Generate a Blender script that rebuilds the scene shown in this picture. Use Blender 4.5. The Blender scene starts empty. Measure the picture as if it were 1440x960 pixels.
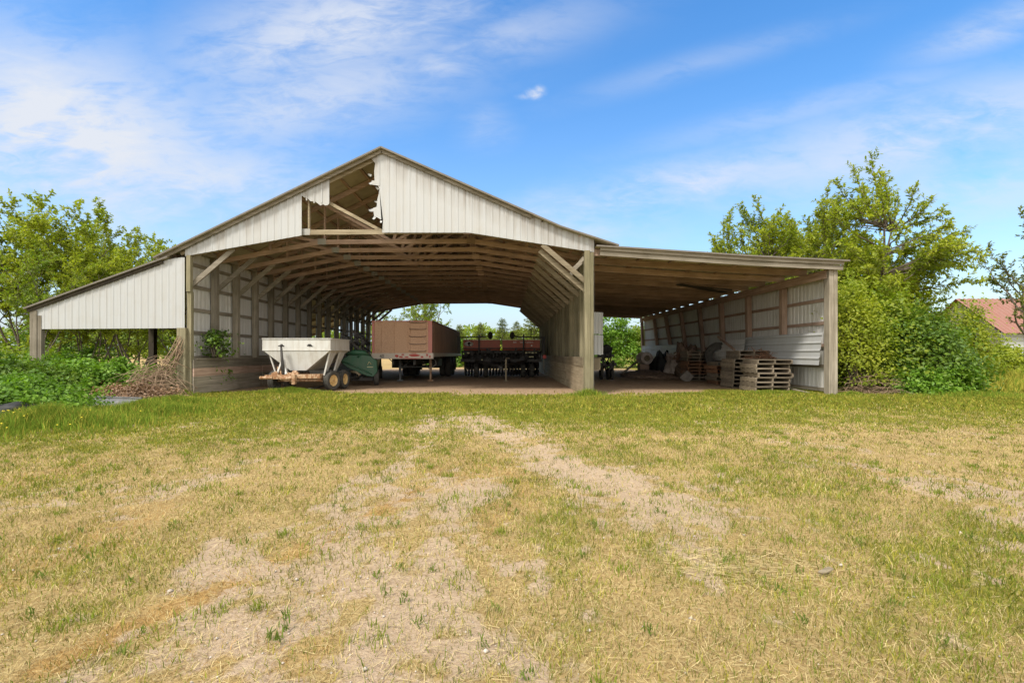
import bpy, math, random
import numpy as np
from mathutils import Vector, Matrix

R = math.radians
rng = np.random.default_rng(7)
random.seed(7)
scene = bpy.context.scene
col = scene.collection

# ------------------------------------------------------------------ helpers
F, VX, HY, CAMZ = 680.0, 711.0, 497.0, 1.2
def P(px, py, Y):                       # photo measurements (1440 wide) turned into metres at depth Y
    return ((px - VX) * Y / F, Y, CAMZ + (HY - py) * Y / F)

def tag(o, label=None, cat=None, group=None, kind=None):
    if label: o['label'] = label
    if cat: o['category'] = cat
    if group: o['group'] = group
    if kind: o['kind'] = kind
    return o

def thing(name, label, cat, loc=(0, 0, 0), rz=0.0, group=None):
    o = bpy.data.objects.new(name, None)
    o.empty_display_size = 0.2
    col.objects.link(o)
    o.location = loc
    o.rotation_euler = (0, 0, rz)
    return tag(o, label, cat, group)

def copy_tree(o, parent=None):
    c = o.copy()
    col.objects.link(c)
    if parent: c.parent = parent
    for ch in list(o.children):
        copy_tree(ch, c)
    return c

class MB:
    def __init__(s): s.v = []; s.f = []; s.sm = []
    def add(s, vs, fs, smooth=False):
        b = len(s.v)
        s.v.extend([tuple(p) for p in vs])
        s.f.extend([tuple(i + b for i in f) for f in fs])
        s.sm.extend([smooth] * len(fs))
        return s
    def box(s, a, b):
        x0, y0, z0 = a; x1, y1, z1 = b
        return s.add([(x0,y0,z0),(x1,y0,z0),(x1,y1,z0),(x0,y1,z0),(x0,y0,z1),(x1,y0,z1),(x1,y1,z1),(x0,y1,z1)],
              [(0,3,2,1),(4,5,6,7),(0,1,5,4),(1,2,6,5),(2,3,7,6),(3,0,4,7)])
    def beam(s, p0, p1, w, h, up=(0, 0, 1)):     # w sideways, h along up
        p0 = Vector(p0); p1 = Vector(p1); d = (p1 - p0).normalized(); up = Vector(up)
        if abs(d.dot(up)) > .99: up = Vector((0, 1, 0))
        sd = d.cross(up).normalized(); u = sd.cross(d).normalized()
        vs = []
        for p in (p0, p1):
            for a, b in ((-1,-1),(1,-1),(1,1),(-1,1)):
                vs.append(p + sd * (a * w / 2) + u * (b * h / 2))
        return s.add(vs, [(0,1,2,3),(7,6,5,4),(0,4,5,1),(1,5,6,2),(2,6,7,3),(3,7,4,0)])
    def tube(s, pts, rad, n=8, caps=True):
        pts = [Vector(p) for p in pts]
        if not hasattr(rad, '__len__'): rad = [rad] * len(pts)
        vs = []; fs = []
        ref = None
        for i, p in enumerate(pts):
            d = (pts[min(i+1, len(pts)-1)] - pts[max(i-1, 0)]).normalized()
            if ref is None:
                ref = d.orthogonal().normalized()
            a = (ref - d * ref.dot(d))
            a = a.normalized() if a.length > 1e-5 else d.orthogonal().normalized()
            ref = a; b = d.cross(a)
            for k in range(n):
                t = 2 * math.pi * k / n
                vs.append(p + (a * math.cos(t) + b * math.sin(t)) * rad[i])
        for i in range(len(pts) - 1):
            for k in range(n):
                fs.append((i*n+k, i*n+(k+1) % n, (i+1)*n+(k+1) % n, (i+1)*n+k))
        if caps:
            fs.append(tuple(range(n - 1, -1, -1))); fs.append(tuple((len(pts)-1)*n + k for k in range(n)))
        return s.add(vs, fs, n > 4)
    def lathe(s, prof, c, axis=(1, 0, 0), n=28):  # prof: (along axis, radius)
        ax = Vector(axis).normalized(); a = ax.orthogonal().normalized(); b = ax.cross(a); c = Vector(c)
        vs = []; fs = []; m = len(prof)
        for k in range(n):
            t = 2 * math.pi * k / n
            e = a * math.cos(t) + b * math.sin(t)
            for x, r in prof: vs.append(c + ax * x + e * r)
        for k in range(n):
            k2 = (k + 1) % n
            for i in range(m - 1):
                fs.append((k*m+i, k2*m+i, k2*m+i+1, k*m+i+1))
        return s.add(vs, fs, True)
    def prism(s, poly, y0, y1):                   # polygon in x,z pushed along y
        n = len(poly)
        vs = [(x, y0, z) for x, z in poly] + [(x, y1, z) for x, z in poly]
        fs = [tuple(range(n)), tuple(range(2*n-1, n-1, -1))]
        for i in range(n):
            j = (i + 1) % n
            fs.append((i, i + n, j + n, j))
        return s.add(vs, fs)
    def build(s, name, mat, parent=None, off=(0, 0, 0), bevel=0):
        me = bpy.data.meshes.new(name)
        v = [(p[0]-off[0], p[1]-off[1], p[2]-off[2]) for p in s.v]
        me.from_pydata(v, [], s.f)
        me.polygons.foreach_set('use_smooth', s.sm)
        me.materials.append(mat)
        me.update()
        o = bpy.data.objects.new(name, me)
        col.objects.link(o)
        if parent: o.parent = parent
        if bevel:
            b = o.modifiers.new('bevel', 'BEVEL'); b.width = bevel; b.segments = 1; b.limit_method = 'ANGLE'
        return o

def np_mesh(name, verts, faces_flat, sizes, mat, parent=None, colors=None, smooth=False):
    me = bpy.data.meshes.new(name)
    nv = len(verts); nf = len(sizes)
    me.vertices.add(nv); me.vertices.foreach_set('co', np.ascontiguousarray(verts, dtype=np.float32).ravel())
    me.loops.add(len(faces_flat)); me.loops.foreach_set('vertex_index', np.asarray(faces_flat, dtype=np.int32))
    me.polygons.add(nf)
    starts = np.concatenate(([0], np.cumsum(sizes)[:-1])).astype(np.int32)
    me.polygons.foreach_set('loop_start', starts)
    if smooth: me.polygons.foreach_set('use_smooth', np.ones(nf, dtype=bool))
    me.update(calc_edges=True)
    if colors is not None:
        at = me.color_attributes.new('col', 'FLOAT_COLOR', 'POINT')
        at.data.foreach_set('color', np.ascontiguousarray(colors, dtype=np.float32).ravel())
    me.materials.append(mat)
    o = bpy.data.objects.new(name, me)
    col.objects.link(o)
    if parent: o.parent = parent
    return o

def hash2(ix, iy, seed):
    h = (ix.astype(np.int64) * 374761393 + iy.astype(np.int64) * 668265263 + seed * 1442695041) & 0xffffffff
    h = ((h ^ (h >> 13)) * 1274126177) & 0xffffffff
    h = (h ^ (h >> 16)) & 0xffffffff
    return h / 4294967295.0
def vnoise(x, y, seed=0):
    ix = np.floor(x); iy = np.floor(y); fx = x - ix; fy = y - iy
    fx = fx*fx*(3-2*fx); fy = fy*fy*(3-2*fy)
    a = hash2(ix, iy, seed); b = hash2(ix+1, iy, seed); c = hash2(ix, iy+1, seed); d = hash2(ix+1, iy+1, seed)
    return (a*(1-fx)+b*fx)*(1-fy) + (c*(1-fx)+d*fx)*fy
def fbm(x, y, oct=4, seed=0):
    t = 0; a = .5; n = 0
    for i in range(oct):
        t = t + a * vnoise(x, y, seed + i * 17); n += a
        x = x * 2.03 + 5.2; y = y * 2.03 + 1.3; a *= .5
    return t / n
def sst(a, b, x):
    t = np.clip((x - a) / (b - a), 0, 1)
    return t * t * (3 - 2 * t)

# ------------------------------------------------------------------ materials
class NT:
    def __init__(s, name):
        s.m = bpy.data.materials.new(name); s.m.use_nodes = True
        s.t = s.m.node_tree; s.n = s.t.nodes; s.l = s.t.links
        s.b = s.n['Principled BSDF']
    def node(s, typ, **kw):
        n = s.n.new(typ)
        for k, v in kw.items(): setattr(n, k, v)
        return n
    def link(s, a, b): s.l.new(a, b)
    def pos(s, scale=(1, 1, 1), rot=(0, 0, 0)):
        g = s.node('ShaderNodeNewGeometry'); mp = s.node('ShaderNodeMapping')
        mp.inputs['Scale'].default_value = scale; mp.inputs['Rotation'].default_value = rot
        s.link(g.outputs['Position'], mp.inputs['Vector']); return mp.outputs[0]
    def noise(s, vec, scale=1, detail=4, rough=.55, dist=0):
        n = s.node('ShaderNodeTexNoise'); n.inputs['Scale'].default_value = scale
        n.inputs['Detail'].default_value = detail; n.inputs['Roughness'].default_value = rough
        n.inputs['Distortion'].default_value = dist
        s.link(vec, n.inputs['Vector']); return n.outputs['Fac']
    def ramp(s, fac, stops):
        r = s.node('ShaderNodeValToRGB'); e = r.color_ramp.elements
        while len(e) < len(stops): e.new(.5)
        for i, (p, c) in enumerate(stops):
            e[i].position = p; e[i].color = (c, c, c, 1) if not hasattr(c, '__len__') else (*c, 1)
        s.link(fac, r.inputs[0]); return r.outputs['Color']
    def mix(s, fac, a, b, mode='MIX'):
        m = s.node('ShaderNodeMix', data_type='RGBA', blend_type=mode)
        if hasattr(fac, 'links'): s.link(fac, m.inputs[0])
        else: m.inputs[0].default_value = fac
        for i, x in ((6, a), (7, b)):
            if hasattr(x, 'links'): s.link(x, m.inputs[i])
            else: m.inputs[i].default_value = (*x, 1)
        return m.outputs[2]
    def math(s, op, a, b=0.0, c=None, clamp=False):
        m = s.node('ShaderNodeMath', operation=op, use_clamp=clamp)
        for i, x in enumerate((a, b) if c is None else (a, b, c)):
            if hasattr(x, 'links'): s.link(x, m.inputs[i])
            else: m.inputs[i].default_value = x
        return m.outputs[0]
    def bump(s, h, strength=.4, dist=.01):
        b = s.node('ShaderNodeBump'); b.inputs['Strength'].default_value = strength; b.inputs['Distance'].default_value = dist
        s.link(h, b.inputs['Height']); s.link(b.outputs[0], s.b.inputs['Normal'])
    def out(s, colr, rough=.85, metal=0.0, spec=.3):
        if hasattr(colr, 'links'): s.link(colr, s.b.inputs['Base Color'])
        else: s.b.inputs['Base Color'].default_value = (*colr, 1)
        if hasattr(rough, 'links'): s.link(rough, s.b.inputs['Roughness'])
        else: s.b.inputs['Roughness'].default_value = rough
        s.b.inputs['Metallic'].default_value = metal
        s.b.inputs['Specular IOR Level'].default_value = spec
        return s.m

def wood(name, axis, dark, light, stain=(.10, .085, .05), amt=.5):
    t = NT(name)
    sc = {'x': (.7, 26, 26), 'y': (26, .7, 26), 'z': (26, 26, .7), 'd': (9, 9, 9)}[axis]
    g = t.noise(t.pos(sc), 1, 6, .65, .3)
    c = t.ramp(g, [(.28, dark), (.52, tuple((a+b)/2 for a, b in zip(dark, light))), (.75, light)])
    big = t.noise(t.pos((1.3, 1.3, 1.3)), 1, 4, .6)
    c = t.mix(t.ramp(big, [(.42, 0.0), (.72, amt)]), c, stain)
    fine = t.noise(t.pos(tuple(min(90, a * 4) for a in sc)), 1, 3, .6)
    c = t.mix(.35, c, t.ramp(fine, [(.3, .25), (.7, 1.0)]), 'MULTIPLY')
    oi = t.node('ShaderNodeObjectInfo')
    hs = t.node('ShaderNodeHueSaturation')
    v = t.math('MULTIPLY_ADD', oi.outputs['Random'], .5, .75)
    t.link(v, hs.inputs['Value']); t.link(c, hs.inputs['Color'])
    t.bump(g, .5, .006)
    return t.out(hs.outputs[0], .9, 0, .2)

def painted(name, base, dirt=(.3, .26, .2), rust=(.2, .09, .035), dirt_amt=.35, rust_lo=.66, rough=.55, streak=(9, 9, .5), metal=0):
    t = NT(name)
    a = t.noise(t.pos(streak), 1, 5, .6)
    b = t.noise(t.pos((2.2, 2.2, 2.2)), 1, 6, .65)
    c = t.mix(t.ramp(a, [(.45, 0.0), (.8, dirt_amt)]), base, dirt)
    c = t.mix(t.ramp(b, [(.5, 0.0), (.85, dirt_amt)]), c, dirt)
    sp = t.noise(t.pos((14, 14, 7)), 1, 5, .7)
    c = t.mix(t.ramp(sp, [(rust_lo, 0.0), (rust_lo + .06, .85)]), c, rust)
    t.bump(b, .15, .01)
    return t.out(c, rough, metal, .4)

def mottled(name, c1, c2, scale=6, rough=.9, bump=.4, spec=.2):
    t = NT(name)
    n = t.noise(t.pos((scale,) * 3), 1, 6, .65)
    t.bump(n, bump, .02)
    return t.out(t.ramp(n, [(.3, c1), (.7, c2)]), rough, 0, spec)

def leafmat(name, c1, c2, c3=None, trans=.45):
    t = NT(name)
    g = t.node('ShaderNodeNewGeometry')
    n = t.noise(t.pos((.9, .9, .9)), 1, 3, .6)
    c = t.mix(g.outputs['Random Per Island'], c1, c2)
    if c3: c = t.mix(t.ramp(n, [(.45, 0.0), (.65, .8)]), c, c3)
    d = t.node('ShaderNodeBsdfPrincipled'); d.inputs['Roughness'].default_value = .5
    d.inputs['Specular IOR Level'].default_value = .35
    tr = t.node('ShaderNodeBsdfTranslucent')
    br = t.mix(1.0, c, (1.25, 1.35, .7), 'MULTIPLY')
    t.link(c, d.inputs['Base Color']); t.link(br, tr.inputs['Color'])
    ms = t.node('ShaderNodeMixShader'); ms.inputs[0].default_value = trans
    t.link(d.outputs[0], ms.inputs[1]); t.link(tr.outputs[0], ms.inputs[2])
    t.link(ms.outputs[0], t.n['Material Output'].inputs['Surface'])
    return t.m

def attrmat(name, trans=.3):
    t = NT(name)
    a = t.node('ShaderNodeAttribute'); a.attribute_name = 'col'
    d = t.node('ShaderNodeBsdfDiffuse'); tr = t.node('ShaderNodeBsdfTranslucent')
    t.link(a.outputs['Color'], d.inputs['Color']); t.link(a.outputs['Color'], tr.inputs['Color'])
    ms = t.node('ShaderNodeMixShader'); ms.inputs[0].default_value = trans
    t.link(d.outputs[0], ms.inputs[1]); t.link(tr.outputs[0], ms.inputs[2])
    t.link(ms.outputs[0], t.n['Material Output'].inputs['Surface'])
    return t.m

M = {}
for ax in 'xyzd':
    M['wood_' + ax] = wood('weathered_wood_' + ax, ax, (.16, .135, .10), (.41, .36, .285))
    M['tan_' + ax] = wood('tan_wood_' + ax, ax, (.18, .14, .085), (.43, .36, .25), (.14, .11, .06), .45)
    M['brown_' + ax] = wood('brown_wood_' + ax, ax, (.26, .165, .12), (.61, .445, .345), (.14, .095, .07), .4)
M['olive_z'] = wood('olive_wood_z', 'z', (.14, .12, .07), (.33, .29, .185), (.12, .115, .06), .5)
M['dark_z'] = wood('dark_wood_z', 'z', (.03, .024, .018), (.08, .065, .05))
M['pallet'] = wood('pallet_wood', 'x', (.13, .10, .068), (.36, .295, .215), (.10, .075, .05), .45)
M['red_pallet'] = wood('red_brown_wood', 'x', (.18, .085, .045), (.36, .20, .11), (.12, .07, .04), .4)
M['siding'] = painted('white_metal_siding', (.395, .40, .395), (.33, .30, .25), dirt_amt=.45, rust_lo=.71)
M['siding_in'] = painted('dusty_metal_siding', (.58, .565, .53), (.30, .26, .2), dirt_amt=.45, rust_lo=.72)
M['roof_edge'] = painted('dark_roof_edge', (.15, .13, .105), (.08, .065, .05), dirt_amt=.6)
M['roof'] = painted('dusty_roof_metal', (.42, .375, .275), (.22, .18, .12), dirt_amt=.6, rust_lo=.66, streak=(3, 3, 3))
M['plate'] = painted('galvanised_plate', (.30, .30, .28), dirt_amt=.6, rust_lo=.6, rough=.5)
def gable_paint():
    t = NT('stained_white_siding')
    g = t.node('ShaderNodeNewGeometry'); sx_ = t.node('ShaderNodeSeparateXYZ'); t.link(g.outputs['Position'], sx_.inputs[0])
    d = t.math('ABSOLUTE', t.math('SUBTRACT', sx_.outputs[0], -3.58))
    d = t.math('SUBTRACT', t.math('SUBTRACT', 7.1, t.math('MULTIPLY', d, .465)), sx_.outputs[2])   # how far below the roof edge
    st = t.noise(t.pos((7, 7, .35)), 1, 5, .65)
    run = t.math('MULTIPLY', t.ramp(d, [(.06, 1.0), (.75, 0.0)]), t.ramp(st, [(.38, .1), (.66, 1.0)]))
    b = t.noise(t.pos((1.6, 1.6, 1.6)), 1, 6, .65)
    c = t.mix(t.ramp(st, [(.45, 0.0), (.75, .5)]), (.395, .40, .395), (.36, .33, .28))
    c = t.mix(t.ramp(b, [(.5, 0.0), (.85, .4)]), c, (.36, .33, .27))
    c = t.mix(t.math('MULTIPLY', run, .8), c, (.17, .14, .11))
    sp = t.noise(t.pos((16, 16, 5)), 1, 5, .7)
    c = t.mix(t.ramp(sp, [(.69, 0.0), (.75, .8)]), c, (.24, .12, .05))
    t.bump(b, .2, .03)
    return t.out(c, .55, 0, .4)
M['gable'] = gable_paint()
M['hopper'] = painted('chalky_white_paint', (.52, .51, .475), (.32, .26, .18), dirt_amt=.7, rust_lo=.70)
M['hopper_rust'] = painted('rusted_white_paint', (.46, .33, .21), (.30, .14, .05), (.20, .08, .025), dirt_amt=1.0, rust_lo=.47)
M['rubber'] = mottled('tyre_rubber', (.035, .033, .03), (.095, .088, .075), 14)
M['black'] = mottled('black_iron', (.012, .011, .01), (.055, .048, .04), 9, .6, .3, .4)
M['rimy'] = painted('yellow_rim_paint', (.56, .38, .16), (.3, .17, .06), dirt_amt=.6, rust_lo=.6)
M['green'] = painted('faded_green_paint', (.018, .085, .042), (.09, .10, .07), dirt_amt=.5, rust_lo=.7, rough=.45)
M['tplank'] = mottled('brown_chip_panel', (.42, .245, .155), (.68, .45, .295), 34, .85, .3)
M['trib'] = painted('brown_ribbed_side', (.29, .165, .105), (.13, .08, .05), dirt_amt=.6, rust_lo=.7, streak=(3, 3, .4))
M['tred'] = painted('pink_red_paint', (.58, .20, .16), (.42, .28, .24), dirt_amt=.7, rust_lo=.66)
M['trail'] = painted('worn_pale_rail', (.56, .50, .41), (.40, .20, .15), (.38, .075, .06), dirt_amt=.4, rust_lo=.6, streak=(2, 2, 2))
M['drillred'] = painted('dull_red_paint', (.36, .095, .055), (.18, .08, .05), dirt_amt=.5, rust_lo=.75)
M['paleyel'] = painted('pale_yellow_lid', (.66, .60, .34), (.4, .35, .2), dirt_amt=.4, rust_lo=.75)
M['ink'] = mottled('black_lettering', (.02, .02, .02), (.05, .045, .04), 20)
M['pale_ink'] = mottled('pale_lettering', (.68, .62, .56), (.8, .76, .7), 20)
M['redpaint'] = painted('bright_red_paint', (.45, .06, .045), (.3, .12, .1), dirt_amt=.5, rust_lo=.8)
M['tarp'] = mottled('black_plastic', (.006, .006, .006), (.022, .021, .02), 5, .7, .5, .5)
M['paletarp'] = mottled('dirty_pale_cloth', (.36, .28, .24), (.66, .57, .50), 7)
M['bluegrey'] = mottled('blue_grey_metal', (.08, .083, .083), (.18, .18, .175), 8, .85)
M['brownheap'] = mottled('brown_debris', (.09, .06, .042), (.30, .21, .15), 11, .9, .8)
M['stick'] = mottled('dead_stick_bark', (.17, .11, .07), (.36, .26, .17), 10)
M['redstick'] = mottled('red_brown_stick', (.15, .075, .045), (.3, .17, .1), 10)
M['bark'] = mottled('tree_bark', (.06, .048, .038), (.19, .155, .12), 9)
M['concrete'] = mottled('grey_slab', (.14, .12, .10), (.25, .22, .19), 8)
M['rroof'] = painted('red_tin_roof', (.24, .105, .075), (.25, .16, .125), (.14, .05, .03), dirt_amt=.6, rust_lo=.6, streak=(5, .5, .5))
M['grass'] = attrmat('grass_blades', .3)
M['pebble'] = mottled('pale_pebbles', (.28, .22, .17), (.6, .54, .46), 30)
M['leaf_yel'] = leafmat('yellow_green_leaf', (.23, .285, .02), (.37, .385, .035), (.16, .22, .016))
M['leaf_mid'] = leafmat('mid_green_leaf', (.15, .22, .015), (.27, .32, .028), (.10, .165, .013))
M['leaf_dark'] = leafmat('deep_green_leaf', (.07, .14, .014), (.16, .24, .022), (.05, .105, .012), .35)
M['leaf_lush'] = leafmat('lush_green_leaf', (.10, .215, .015), (.20, .33, .028), (.07, .15, .014), .4)
M['leaf_olive'] = leafmat('olive_green_leaf', (.13, .155, .025), (.22, .23, .045), (.09, .115, .02), .4)

M['leaf_dead'] = leafmat('dead_brown_leaf', (.20, .11, .06), (.34, .22, .13), (.12, .07, .04), .15)

# ------------------------------------------------------------------ sheet-metal helper
def ribs(L, period=.23, h=.018):
    us = []; k = 0
    while k * period < L:
        b = k * period
        for du, dh in ((0, 0), (.155, 0), (.175, h), (.21, h), (.23, 0)):
            u = b + du * period / .23
            if u <= L and (not us or u - us[-1][0] > 1e-4): us.append((u, dh))
        k += 1
    if us[-1][0] < L - 1e-4: us.append((L, 0))
    return us
def rib_sheet(mb, o, u, v, n, L, lo, hi, period=.20, h=.011, jag=0):
    """corrugated sheet: ribs run along v, repeat along u; lo/hi give its edges as functions of u"""
    o, u, v, n = map(Vector, (o, u, v, n))
    prof = ribs(L, period, h); vs = []; fs = []
    for uu, hh in prof:
        a = lo(uu) if callable(lo) else lo; b = hi(uu) if callable(hi) else hi
        ja = random.uniform(-jag, jag) if jag else 0
        hh += .005*(int(uu/.915) % 2)
        vs.append(o + u*uu + v*(a+ja) + n*hh); vs.append(o + u*uu + v*b + n*hh)
    for i in range(len(prof) - 1):
        fs.append((2*i, 2*i+2, 2*i+3, 2*i+1))
    mb.add(vs, fs)

# ------------------------------------------------------------------ machine shed
Y0, Y1 = 14.06, 33.8
XL, XR, XM = -9.23, 2.42, -3.58
XLL, XRR = -13.74, 9.5
OFF = (-3.4, 14.0, 0)
shed = thing('machine_shed', 'big open fronted pole barn with torn white metal gable and two lean-tos', 'barn', OFF)
def sb(mb, name, mat, parent=None, bevel=0):
    p = parent or shed
    return mb.build(name, mat, p, OFF if parent is None else (0, 0, 0), bevel)
def zroof(x):
    if x < XM: return 7.12 - .486 * (XM - x)
    if x < 1.6: return 7.12 - .44 * (x - XM)
    return 4.84 - .325 * (x - 1.6)
# main roof sheets
def roof_part(name, pts, ya, yb, th=.05, mat='roof', parent=None):
    mb = MB(); eb = MB()
    for (x0, z0), (x1, z1) in zip(pts[:-1], pts[1:]):
        L = math.hypot(x1-x0, z1-z0)
        # ribbed top skin with a flat underside
        n = Vector((-(z1-z0)/L, 0, (x1-x0)/L))
        rib_sheet(mb, (x0, ya, z0), (0, 1, 0), ((x1-x0)/L, 0, (z1-z0)/L), n, yb-ya, 0, L, .3, .02)
        dz = -.022
        mb.add([(x0,ya,z0+dz),(x1,ya,z1+dz),(x1,yb,z1+dz),(x0,yb,z0+dz)], [(0,1,2,3)])
        eb.beam((x0, ya-.012, z0-.004), (x1, ya-.012, z1-.004), .02, .045)
        mb.add([(x0,yb,z0+.012),(x1,yb,z1+.012),(x1,yb,z1+dz),(x0,yb,z0+dz)], [(3,2,1,0)])
    r0 = sb(mb, name, M[mat]); e0 = eb.build('roof_edge', M['roof_edge'], r0, OFF)
    return r0
roof_part('main_roof', [(-10.1, zroof(-10.1)), (XM, 7.12)], Y0-.2, Y1+.2)
roof_part('main_roof', [(XM, 7.12), (1.6, 4.84), (3.25, 4.305)], Y0-.2, Y1+.2)
ll = [(-13.85, 2.50), (-11.9, 3.20), (-9.72, 3.985)]
roof_part('lean_to_roof', ll, Y0-.16, Y1+.1)
lr = [(2.6, 4.29), (4.6, 4.16), (7.0, 4.00), (9.85, 3.86)]
roof_part('lean_to_roof', lr, Y0-.22, Y1+.1)
def zl(x, pts):
    for (x0, z0), (x1, z1) in zip(pts[:-1], pts[1:]):
        if x <= x1: break
    return z0 + (z1-z0) * (x-x0) / (x1-x0)
# rake boards
mb = MB()
yb = Y0 - .10
mb.beam((-9.95, yb, zroof(-9.95)-.085), (XM, yb, 7.035), .04, .09, (0, 0, 1)); sb(mb, 'rake_board', M['wood_x'])
mb = MB(); mb.beam((XM, yb, 7.035), (.75, yb, zroof(.75)-.085), .04, .09); sb(mb, 'rake_board', M['wood_x'])
mb = MB(); mb.beam((-13.8, yb, 2.44), (-11.9, yb, 3.125), .05, .10); mb.beam((-11.9, yb, 3.125), (-9.9, yb, 3.85), .05, .10)
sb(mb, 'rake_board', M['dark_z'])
# right lean-to fascia, two boards
for dz, hh, yy, mt in ((-.075, .10, Y0-.16, 'wood_x'), (-.20, .13, Y0-.12, 'wood_x')):
    mb = MB()
    for (x0, z0), (x1, z1) in zip(lr[:-1], lr[1:]):
        mb.beam((x0 if x0 > 2.7 else 2.72, yy, z0+dz), (min(x1, 9.72), yy, z1+dz + (0.0 if x1 < 9.8 else .01)), .04, hh)
    sb(mb, 'fascia_board', M[mt])

# gable siding (hangs on the front truss)
YS = Y0 - .045
def zbot(x):
    xs = [XL, -5.9, -1.06, 2.52]; zs = [4.03, 4.62, 4.70, 4.14]
    if x < -5.9: return 4.03 + (x-XL)*(4.62-4.03)/(-5.9-XL)
    if x < -1.06: return 4.62 + .08*min(1, max(0, (x+5.9)/1.0))
    return 4.70 - (x+1.06) * (4.70-4.14)/(2.52+1.06)
def px2x(px): return (px - VX) / 48.33
def py2z(py): return CAMZ + (HY - py) / 48.33
mb = MB()
xa, xb = px2x(262), px2x(425.5)
rib_sheet(mb, (xa, YS, 0), (1, 0, 0), (0, 0, 1), (0, -1, 0), xb-xa, lambda u: zbot(xa+u), lambda u: zroof(xa+u)-.03)
# torn flap left of the hole
t = [(425.5, 276), (429, 278.5), (434, 280), (438, 284), (444, 284), (448, 287), (452, 290), (455, 288), (459, 290), (462, 289), (464, 287)]
poly = [(px2x(a), py2z(b)) for a, b in t]
top = [(px2x(464), zroof(px2x(464))-.03), (px2x(425.5), zroof(px2x(425.5))-.03)]
def bent_poly(mb, poly, y, th=.004):
    mb.prism(poly, y, y + th)
bent_poly(mb, (poly + top)[::-1], YS-.003)
for pxr in (432.5, 443, 453.5):
    mb.box((px2x(pxr)-.018, YS-.018, py2z(283 if pxr < 440 else 286.5)), (px2x(pxr)+.018, YS-.003, zroof(px2x(pxr))-.05))
sb(mb, 'gable_siding', M['gable'])
mb = MB()
xa, xb = px2x(539), px2x(835)
rib_sheet(mb, (xa, YS, 0), (1, 0, 0), (0, 0, 1), (0, -1, 0), xb-xa, lambda u: zbot(xa+u), lambda u: zroof(xa+u)-.03)
tear = [(740,150),(770,185),(762,250),(765,330),(740,330),(745,365),(795,372),(806,400),(800,440),(790,480),(782,550),(750,562),(757,600),(762,632),(790,640),(815,655),(836,662),(826,690),(828,765)]
poly = [(px2x(400+a/6), py2z(200+b/6)) for a, b in tear] + [(px2x(539), zbot(px2x(539))), (px2x(539), zroof(px2x(539))-.03), (px2x(526), zroof(px2x(526))-.04)]
bent_poly(mb, poly, YS-.003)
for (ax, ay, L_, dx_, dz_, w_) in ((523, 248, .16, -.8, .2, .07), (524.5, 258, .2, -.7, -.5, .08), (533, 267, .14, -.5, .3, .06), (526, 296, .24, -.8, -.3, .09), (528, 306, .2, -.5, -.8, .07), (537, 311, .18, -.2, -1, .06), (531, 285, .12, -.9, .1, .05)):
    p0_ = Vector((px2x(ax), YS-.002, py2z(ay))); d_ = Vector((dx_, 0, dz_)).normalized(); sd_ = Vector((-d_.z, 0, d_.x))
    vs = []
    for k in range(6):
        a_ = k/5*2.1; c_ = p0_ + d_*(L_*math.sin(a_)/2.1) + Vector((0, -L_*(1-math.cos(a_))/2.1, 0))
        q = w_*(1-.12*k)*.5; vs += [c_ + sd_*q, c_ - sd_*q]
    mb.add(vs, [(2*k, 2*k+1, 2*k+3, 2*k+2) for k in range(5)], True)
mb.box((px2x(534)-.018, YS-.018, py2z(262)), (px2x(534)+.018, YS-.003, 6.75))
sb(mb, 'gable_siding', M['gable'])
mb = MB()
xa, xb = XL, 2.5
rib_sheet(mb, (xa, Y1+.06, 0), (1, 0, 0), (0, 0, 1), (0, 1, 0), xb-xa, lambda u: zbot(xa+u)+.02, lambda u: zroof(xa+u)-.03)
sb(mb, 'rear_gable_siding', M['siding_in'])
# left lean-to front panel
mb = MB()
xa, xb = px2x(47.5), px2x(262)
def lz(u):
    x = xa + u
    return min(zl(x, ll) if x < -9.8 else 3.96 + (x+9.8)*.2, 4.03) - .05
rib_sheet(mb, (xa, YS-.02, 0), (1, 0, 0), (0, 0, 1), (0, -1, 0), xb-xa, lambda u: 1.905 + .03*u/4.4, lz)
sb(mb, 'lean_to_siding', M['siding'])

# trusses
def truss_mb():
    mb = MB()
    T = .05
    def ch(a, b, h=.15, w=T, dy=0): mb.beam((a[0], dy, a[1]), (b[0], dy, b[1]), w, h, (0, 0, 1))
    dz = .13
    ch((XL-.25, zroof(XL-.25)-dz), (XM, 7.12-dz), .15)
    ch((XM, 7.12-dz), (1.6, 4.84-dz), .15); ch((1.6, 4.84-dz), (2.5, zroof(2.5)-dz), .15)
    J = [(XL, 4.08), (-5.85, 4.73), (-1.06, 4.76), (2.45, 4.22)]
    for a, b in zip(J[:-1], J[1:]): ch(a, b, .14, T, .0)
    w = [((-5.75, 4.75), (-5.75, zroof(-5.75)-.15)), ((-5.7, zroof(-5.7)-.2), (-3.62, 4.78)), ((-3.5, 4.78), (-1.4, zroof(-1.4)-.2)),
         ((-1.2, 4.78), (-1.2, zroof(-1.2)-.15)), ((-7.5, 4.42), (-7.5, zroof(-7.5)-.15)), ((-7.45, zroof(-7.45)-.2), (-5.9, 4.75)),
         ((.7, 4.5), (.7, zroof(.7)-.15)), ((.65, zroof(.65)-.2), (-1.0, 4.75)), ((-3.56, 4.8), (-3.0, zroof(-3)-.2))]
    for a, b in w: ch(a, b, .09, T*.9, .052)
    return mb
plates = []
for x, z in ((-5.82, 4.74), (-1.1, 4.76)):
    plates.append(MB().box((x-.13, -.034, z-.09), (x+.13, -.027, z+.09)))
def brace_mb():
    mb = MB()
    mb.beam((XL+.06, .05, 3.22), (-7.95, .05, 4.27), .05, .14); return mb
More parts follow.
